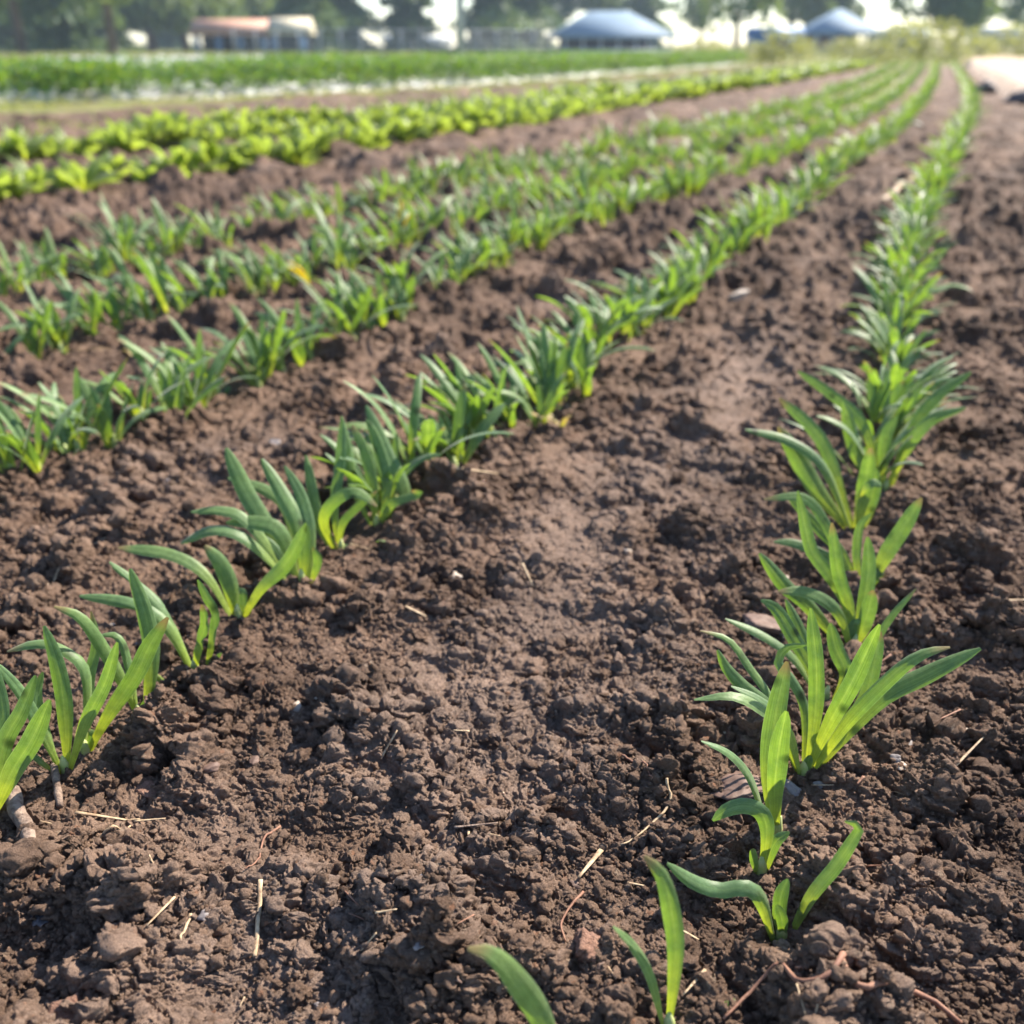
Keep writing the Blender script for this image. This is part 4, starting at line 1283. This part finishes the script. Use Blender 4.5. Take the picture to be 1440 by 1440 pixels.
# ------------------------------------------------------------------ background: trees
def crown_mesh(rng, cx, h0, h1, R, nl, size, m, shape="round", name="crown"):
    """many leaf clumps through the crown's volume"""
    mb = MB()
    if shape == "cone":
        pts = []
        for i in range(nl):
            t = rng.uniform(0, 1) ** 1.3
            z = h0 + (h1 - h0) * t
            rmax = R * (1 - t) ** .8 * (0.75 + .35 * math.sin(z * 3.1 + rng.uniform(-.6, .6)))
            a = rng.uniform(0, 6.28); rr = rmax * math.sqrt(rng.uniform(.05, 1)) * (1.15 if i % 3 else .8)
            pts.append((rr * math.cos(a), rr * math.sin(a), z - rr * .25))
    else:
        lob = [(rng.uniform(-.6, .6) * R, rng.uniform(-.6, .6) * R, h0 + (h1 - h0) * rng.uniform(.1, .9), R * rng.uniform(.3, .55)) for _ in range(16)]
        pts = []
        for i in range(nl):
            l = lob[int(rng.integers(0, 16))]
            d = rng.normal(size=3); d /= np.linalg.norm(d); r = l[3] * rng.uniform(.35, 1) ** .5
            pts.append((l[0] + d[0] * r, l[1] + d[1] * r, l[2] + d[2] * r * .8))
    P = np.array(pts); n = len(P)
    # one diamond-shaped leaf clump per point, random orientation
    a = rng.normal(size=(n, 3)); a /= np.linalg.norm(a, axis=1)[:, None]
    b = rng.normal(size=(n, 3)); b = np.cross(a, b); b /= np.linalg.norm(b, axis=1)[:, None]
    sz = size * rng.uniform(.5, 1.3, n)[:, None]
    V = np.stack([P - a * sz, P + b * sz * .45, P + a * sz, P - b * sz * .45], 1).reshape(-1, 3)
    Q = np.arange(n * 4).reshape(-1, 4)
    mb.add(V, Q, uv=np.tile([[.5, .6]], (n * 4, 1)))
    me = mb.mesh(name, False); me.materials.append(m)
    return me
def trunk_mesh(rng, h, r, limbs=6):
    mb = MB()
    mb.tube([(0, 0, -.3), (.1, 0, h * .3), (-.05, .1, h * .65), (.05, 0, h)], [r * 1.3, r, r * .7, r * .2], 10)
    for i in range(limbs):
        a = rng.uniform(0, 6.28); z0 = h * rng.uniform(.25, .75); l = h * rng.uniform(.15, .3)
        mb.tube([(0, 0, z0), (l * .5 * math.cos(a), l * .5 * math.sin(a), z0 + l * .4), (l * math.cos(a), l * math.sin(a), z0 + l * .6)], [r * .4, r * .25, r * .08], 6)
    me = mb.mesh("trunk"); me.materials.append(M['bark'])
    return me
rt = np.random.default_rng(21)
CON = [(crown_mesh(rt, 0, .6, 13, 2.9, 6000, .36, M['conifer'], "cone"), trunk_mesh(rt, 13, .24, 3)) for _ in range(3)]
DEC = [(crown_mesh(rt, 0, 1.6, 9.5, 4.2, 7500, .34, M['tree']), trunk_mesh(rt, 8.5, .26, 8)) for _ in range(3)]
OPEN = [(crown_mesh(rt, 0, 2.0, 10, 3.6, 1500, .36, M['tree']), trunk_mesh(rt, 9.0, .20, 9)) for _ in range(2)]
def tree(kind, px, d, s, label, group=None):
    crown, tr = {'c': CON, 'd': DEC, 'o': OPEN}[kind][int(rt.integers(0, 3 if kind != 'o' else 2))]
    x, _ = at_dist(px, 70, d)
    o = empty("conifer_tree" if kind == 'c' else "broadleaf_tree", (x, d, 0), float(rt.uniform(0, 6.28)), s)
    link("crown", crown, None, o); link("trunk", tr, None, o)
    tag(o, label, "tree", group)
TR = [  # kind, photo x, distance, scale, label
 ('d',-40,55,1.0,"dark leafy tree at the far left edge of the tree line"),
 ('o',32,48,.9,"thin brown-trunked tree near the left edge"),
 ('c',95,62,1.0,"dark conifer between the two thin trunks at left"),
 ('o',158,50,.95,"thin tree with a lighter trunk left of the terracotta roof"),
 ('d',215,78,1.0,"broad dark tree just left of the terracotta roof"),
 ('d',262,84,1.0,"dense dark tree directly left of the terracotta roof, behind"),
 ('c',330,120,1.2,"far conifer behind the terracotta roof"),
 ('c',400,125,1.2,"far conifer behind the cream awning"),
 ('c',60,125,1.2,"far conifer showing between the first two thin trunks"),
 ('c',240,128,1.2,"far conifer behind the broad dark tree"),
 ('d',300,98,1.15,"tree behind the terracotta roof"),
 ('c',-100,70,1.1,"conifer outside the left corner of the tree line"),
 ('c',20,82,1.1,"conifer in the back of the tree line at far left"),
 ('c',150,88,1.1,"conifer in the back of the tree line above the row cover"),
 ('d',370,104,1.05,"round tree rising behind the cream awning"),
 ('c',430,76,1.05,"tall dark conifer just right of the cream awning"),
 ('c',480,84,1.1,"tall dark conifer second right of the cream awning"),
 ('c',575,86,.9,"conifer left of the grey pole"),
 ('c',690,84,1.05,"conifer right of the grey pole"),
 ('c',735,92,1.15,"conifer left of the larger blue-roofed pavilion"),
 ('d',790,115,1.1,"leafy tree behind the left half of the larger pavilion"),
 ('c',850,118,1.1,"conifer above the ridge of the larger pavilion"),
 ('c',905,112,1.0,"conifer behind the right half of the larger pavilion"),
 ('o',1035,72,.8,"airy open-branched tree right of the larger pavilion"),
 ('o',985,98,.8,"thin open tree between pavilion and airy tree"),
 ('d',1110,95,.95,"olive round tree above the blue sheet shed"),
 ('d',1175,104,.95,"olive tree behind the smaller pavilion"),
 ('d',1345,68,.86,"dark round-crowned tree at upper right"),
 ('o',1440,80,.8,"sparse tree in the top right corner"),
]
for t_ in TR: tree(*t_)
# ------------------------------------------------------------------ scrub bushes in front of the trees at right
SCR = [bush_mesh(rb, 1.0, 1.0, 420, .22, "foliage", M['scrub'], k=3, nc=2) for _ in range(4)]
SST = stem_mesh(rb, 1.0, .03, "stem", M['bark'])
for i in range(26):
    px = 960 + i * 20 + rb.uniform(-12, 12); d = rb.uniform(24, 44)
    x, _ = at_dist(px, 70, d)
    sc = float(rb.uniform(.45, .85)) * (1.15 if px > 1250 else .75)
    o = empty("scrub_bush", (x, d, 0), float(rb.uniform(0, 6.28)), sc)
    link("foliage", SCR[i % 4], None, o); link("stem", SST, None, o)
    z_ = "below the blue sheet shed" if px < 1130 else ("below the smaller pavilion" if px < 1260 else "behind the pale straw strip")
    tag(o, f"straggly yellow-green scrub bush {z_}", "bush", f"scrub bushes {z_}")

# ------------------------------------------------------------------ background: buildings
def pavilion(px0, px1, d, eave_py, top_py, label, nposts=7, ridge=.35, inner='dark'):
    xa, ze = at_dist(px0, eave_py, d); xb, _ = at_dist(px1, eave_py, d)
    _, zt = at_dist(px0, top_py, d + 4)
    w = xb - xa; dep = w * .8; cx = (xa + xb) / 2
    o = empty("pavilion", (cx, d + dep / 2, 0), .15)
    tag(o, label, "pavilion")
    hw, hd = w / 2, dep / 2
    r = hw * ridge
    V = [(-hw, -hd, ze), (hw, -hd, ze), (hw, hd, ze), (-hw, hd, ze), (-r, 0, zt), (r, 0, zt),
         (-hw, -hd, ze - .18), (hw, -hd, ze - .18), (hw, hd, ze - .18), (-hw, hd, ze - .18)]
    mb = MB()
    mb.add(V, [(0, 1, 5, 4), (2, 3, 4, 5), (0, 6, 7, 1), (1, 7, 8, 2), (2, 8, 9, 3), (3, 9, 6, 0), (9, 8, 7, 6)], [(1, 2, 5), (3, 0, 4)])
    mb.build("roof", M['roof'], o, smooth=False)
    for i in range(nposts):
        x = -hw * .92 + 2 * hw * .92 * i / (nposts - 1)
        for yy in (-hd * .92, hd * .92):
            mb = MB(); mb.box((x, yy, (ze - .18) / 2), (.16, .16, ze - .18))
            mb.build("post", M['postgrey'], o, smooth=False)
    mb = MB(); mb.box((0, 0, .05), (w * .98, dep * .98, .3)); mb.build("floor_slab", M['postgrey'], o, smooth=False)
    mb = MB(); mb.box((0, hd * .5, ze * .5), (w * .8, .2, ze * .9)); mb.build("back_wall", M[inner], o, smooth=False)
    return o
pavilion(778, 945, 84, 50, 16, "larger open pavilion with a blue-grey hipped roof and dark interior")
p2 = pavilion(1138, 1240, 80, 45, 14, "smaller pavilion with a blue-grey pyramid roof and brown wall at upper right", nposts=5, ridge=.08, inner='wallbrown')

def shed(px0, px1, d, top_py, m_wall, m_roof, label, name="shed", dep=4.0, roof_t=.35, posts=0, win=0):
    xa, zt = at_dist(px0, top_py, d); xb, _ = at_dist(px1, top_py, d)
    w = xb - xa
    o = empty(name, ((xa + xb) / 2, d + dep / 2, 0))
    tag(o, label, "building")
    if posts:
        for i in range(posts):
            mb = MB(); mb.box((-w / 2 + .2 + (w - .4) * i / (posts - 1), -dep / 2 + .15, (zt - roof_t) / 2), (.3, .3, zt - roof_t)); mb.build("post", M['postblue'], o, smooth=False)
        mb = MB(); mb.box((0, dep / 2 - .4, (zt - roof_t) / 2), (w, .3, zt - roof_t)); mb.build("wall", m_wall, o, smooth=False)
    else:
        mb = MB(); mb.box((0, 0, (zt - roof_t) / 2), (w, dep, zt - roof_t)); mb.build("wall", m_wall, o, smooth=False)
    z0 = zt - roof_t
    hw, hd = w / 2 + .2, dep / 2 + .2
    V = [(-hw, -hd, z0 + .002), (hw, -hd, z0 + .002), (hw, hd, z0 + .002), (-hw, hd, z0 + .002), (-hw, 0, zt + roof_t * .6), (hw, 0, zt + roof_t * .6)]
    mb = MB(); mb.add(V, [(0, 1, 5, 4), (2, 3, 4, 5), (3, 2, 1, 0)], [(1, 2, 5), (3, 0, 4)]); mb.build("roof", m_roof, o, smooth=False)
    for i in range(win):
        mb = MB(); mb.box((-w / 2 + (i + .5) * w / win, -dep / 2 - .02, z0 * .55), (w / win * .45, .06, z0 * .4)); mb.build("window", M['dark'], o, smooth=False)
    return o
shed(268, 372, 66, 35, M['dark'], M['terracotta'], "low building with a terracotta roof and blue posts behind the bushes", "tiled_building", 2.6, .55, posts=4)
shed(378, 428, 64, 33, M['dark'], M['cream'], "small lean-to with a cream awning beside the terracotta roof", "awning_shelter", 2.4, .55, posts=2)
shed(1064, 1132, 74, 42, M['blue'], M['blue'], "bright blue sheet-metal shed left of the smaller pavilion", "blue_shed", 3, .3, win=1)
shed(1244, 1312, 92, 46, M['pale'], M['roof'], "long low building with a blue-grey roof right of the smaller pavilion", "low_building", 4, .5, win=4)
shed(1372, 1470, 92, 44, M['pale'], M['roof'], "low blue-grey roofed building at the right edge", "low_building", 4, .5, win=4)
shed(540, 578, 100, 52, M['pale'], M['pale'], "pale small building seen between the conifers left of the pole", "white_hut", 3, .3, win=1)
shed(598, 632, 102, 54, M['pale'], M['pale'], "white hut seen just left of the grey pole", "white_hut", 3, .3, win=1)
shed(660, 720, 104, 56, M['pale'], M['pale'], "long white hut seen right of the grey pole", "white_hut", 3, .3, win=2)
# grey pole
x, _ = at_dist(648, 70, 58)
o = empty("utility_pole", (x, 58, 0)); tag(o, "tall grey pole standing before the conifers", "pole")
mb = MB(); mb.tube([(0, 0, -.3), (0, 0, 5), (0, 0, 11)], [.24, .20, .15], 12); mb.build("shaft", M['postgrey'], o)
mb = MB(); mb.box((0, 0, 10.2), (1.8, .12, .12)); mb.build("crossarm", M['postgrey'], o, smooth=False)
# long rail fence
f = empty("rail_fence", (0, 0, 0)); tag(f, "pale metal rail fence running between field and trees", "fence")
xa, _ = at_dist(330, 70, 54); xb, _ = at_dist(775, 70, 60)
nf = 16
for i in range(nf + 1):
    t = i / nf
    mb = MB(); mb.tube([(xa + (xb - xa) * t, 54 + 6 * t, -.1), (xa + (xb - xa) * t, 54 + 6 * t, 1.15)], .035, 6); mb.build("post", M['postgrey'], f)
for zz in (.35, .7, 1.1):
    mb = MB(); mb.tube([(xa, 54, zz), (xb, 60, zz)], .03, 6); mb.build("rail", M['postgrey'], f)

# ------------------------------------------------------------------ the air
mh = bpy.data.materials.new("haze"); mh.use_nodes = True
nt = mh.node_tree; nt.nodes.clear()
out = nt.nodes.new("ShaderNodeOutputMaterial"); pv = nt.nodes.new("ShaderNodeVolumePrincipled")
pv.inputs["Color"].default_value = (0.66, 0.82, 1.0, 1)
pv.inputs["Density"].default_value = 0.0009
nt.links.new(pv.outputs[0], out.inputs["Volume"])
mb = MB(); mb.box((0, 60, 9), (420, 400, 21)); o = mb.build("haze", mh, smooth=False)
tag(o, "thin pale air haze over the whole field", "haze", kind="stuff")
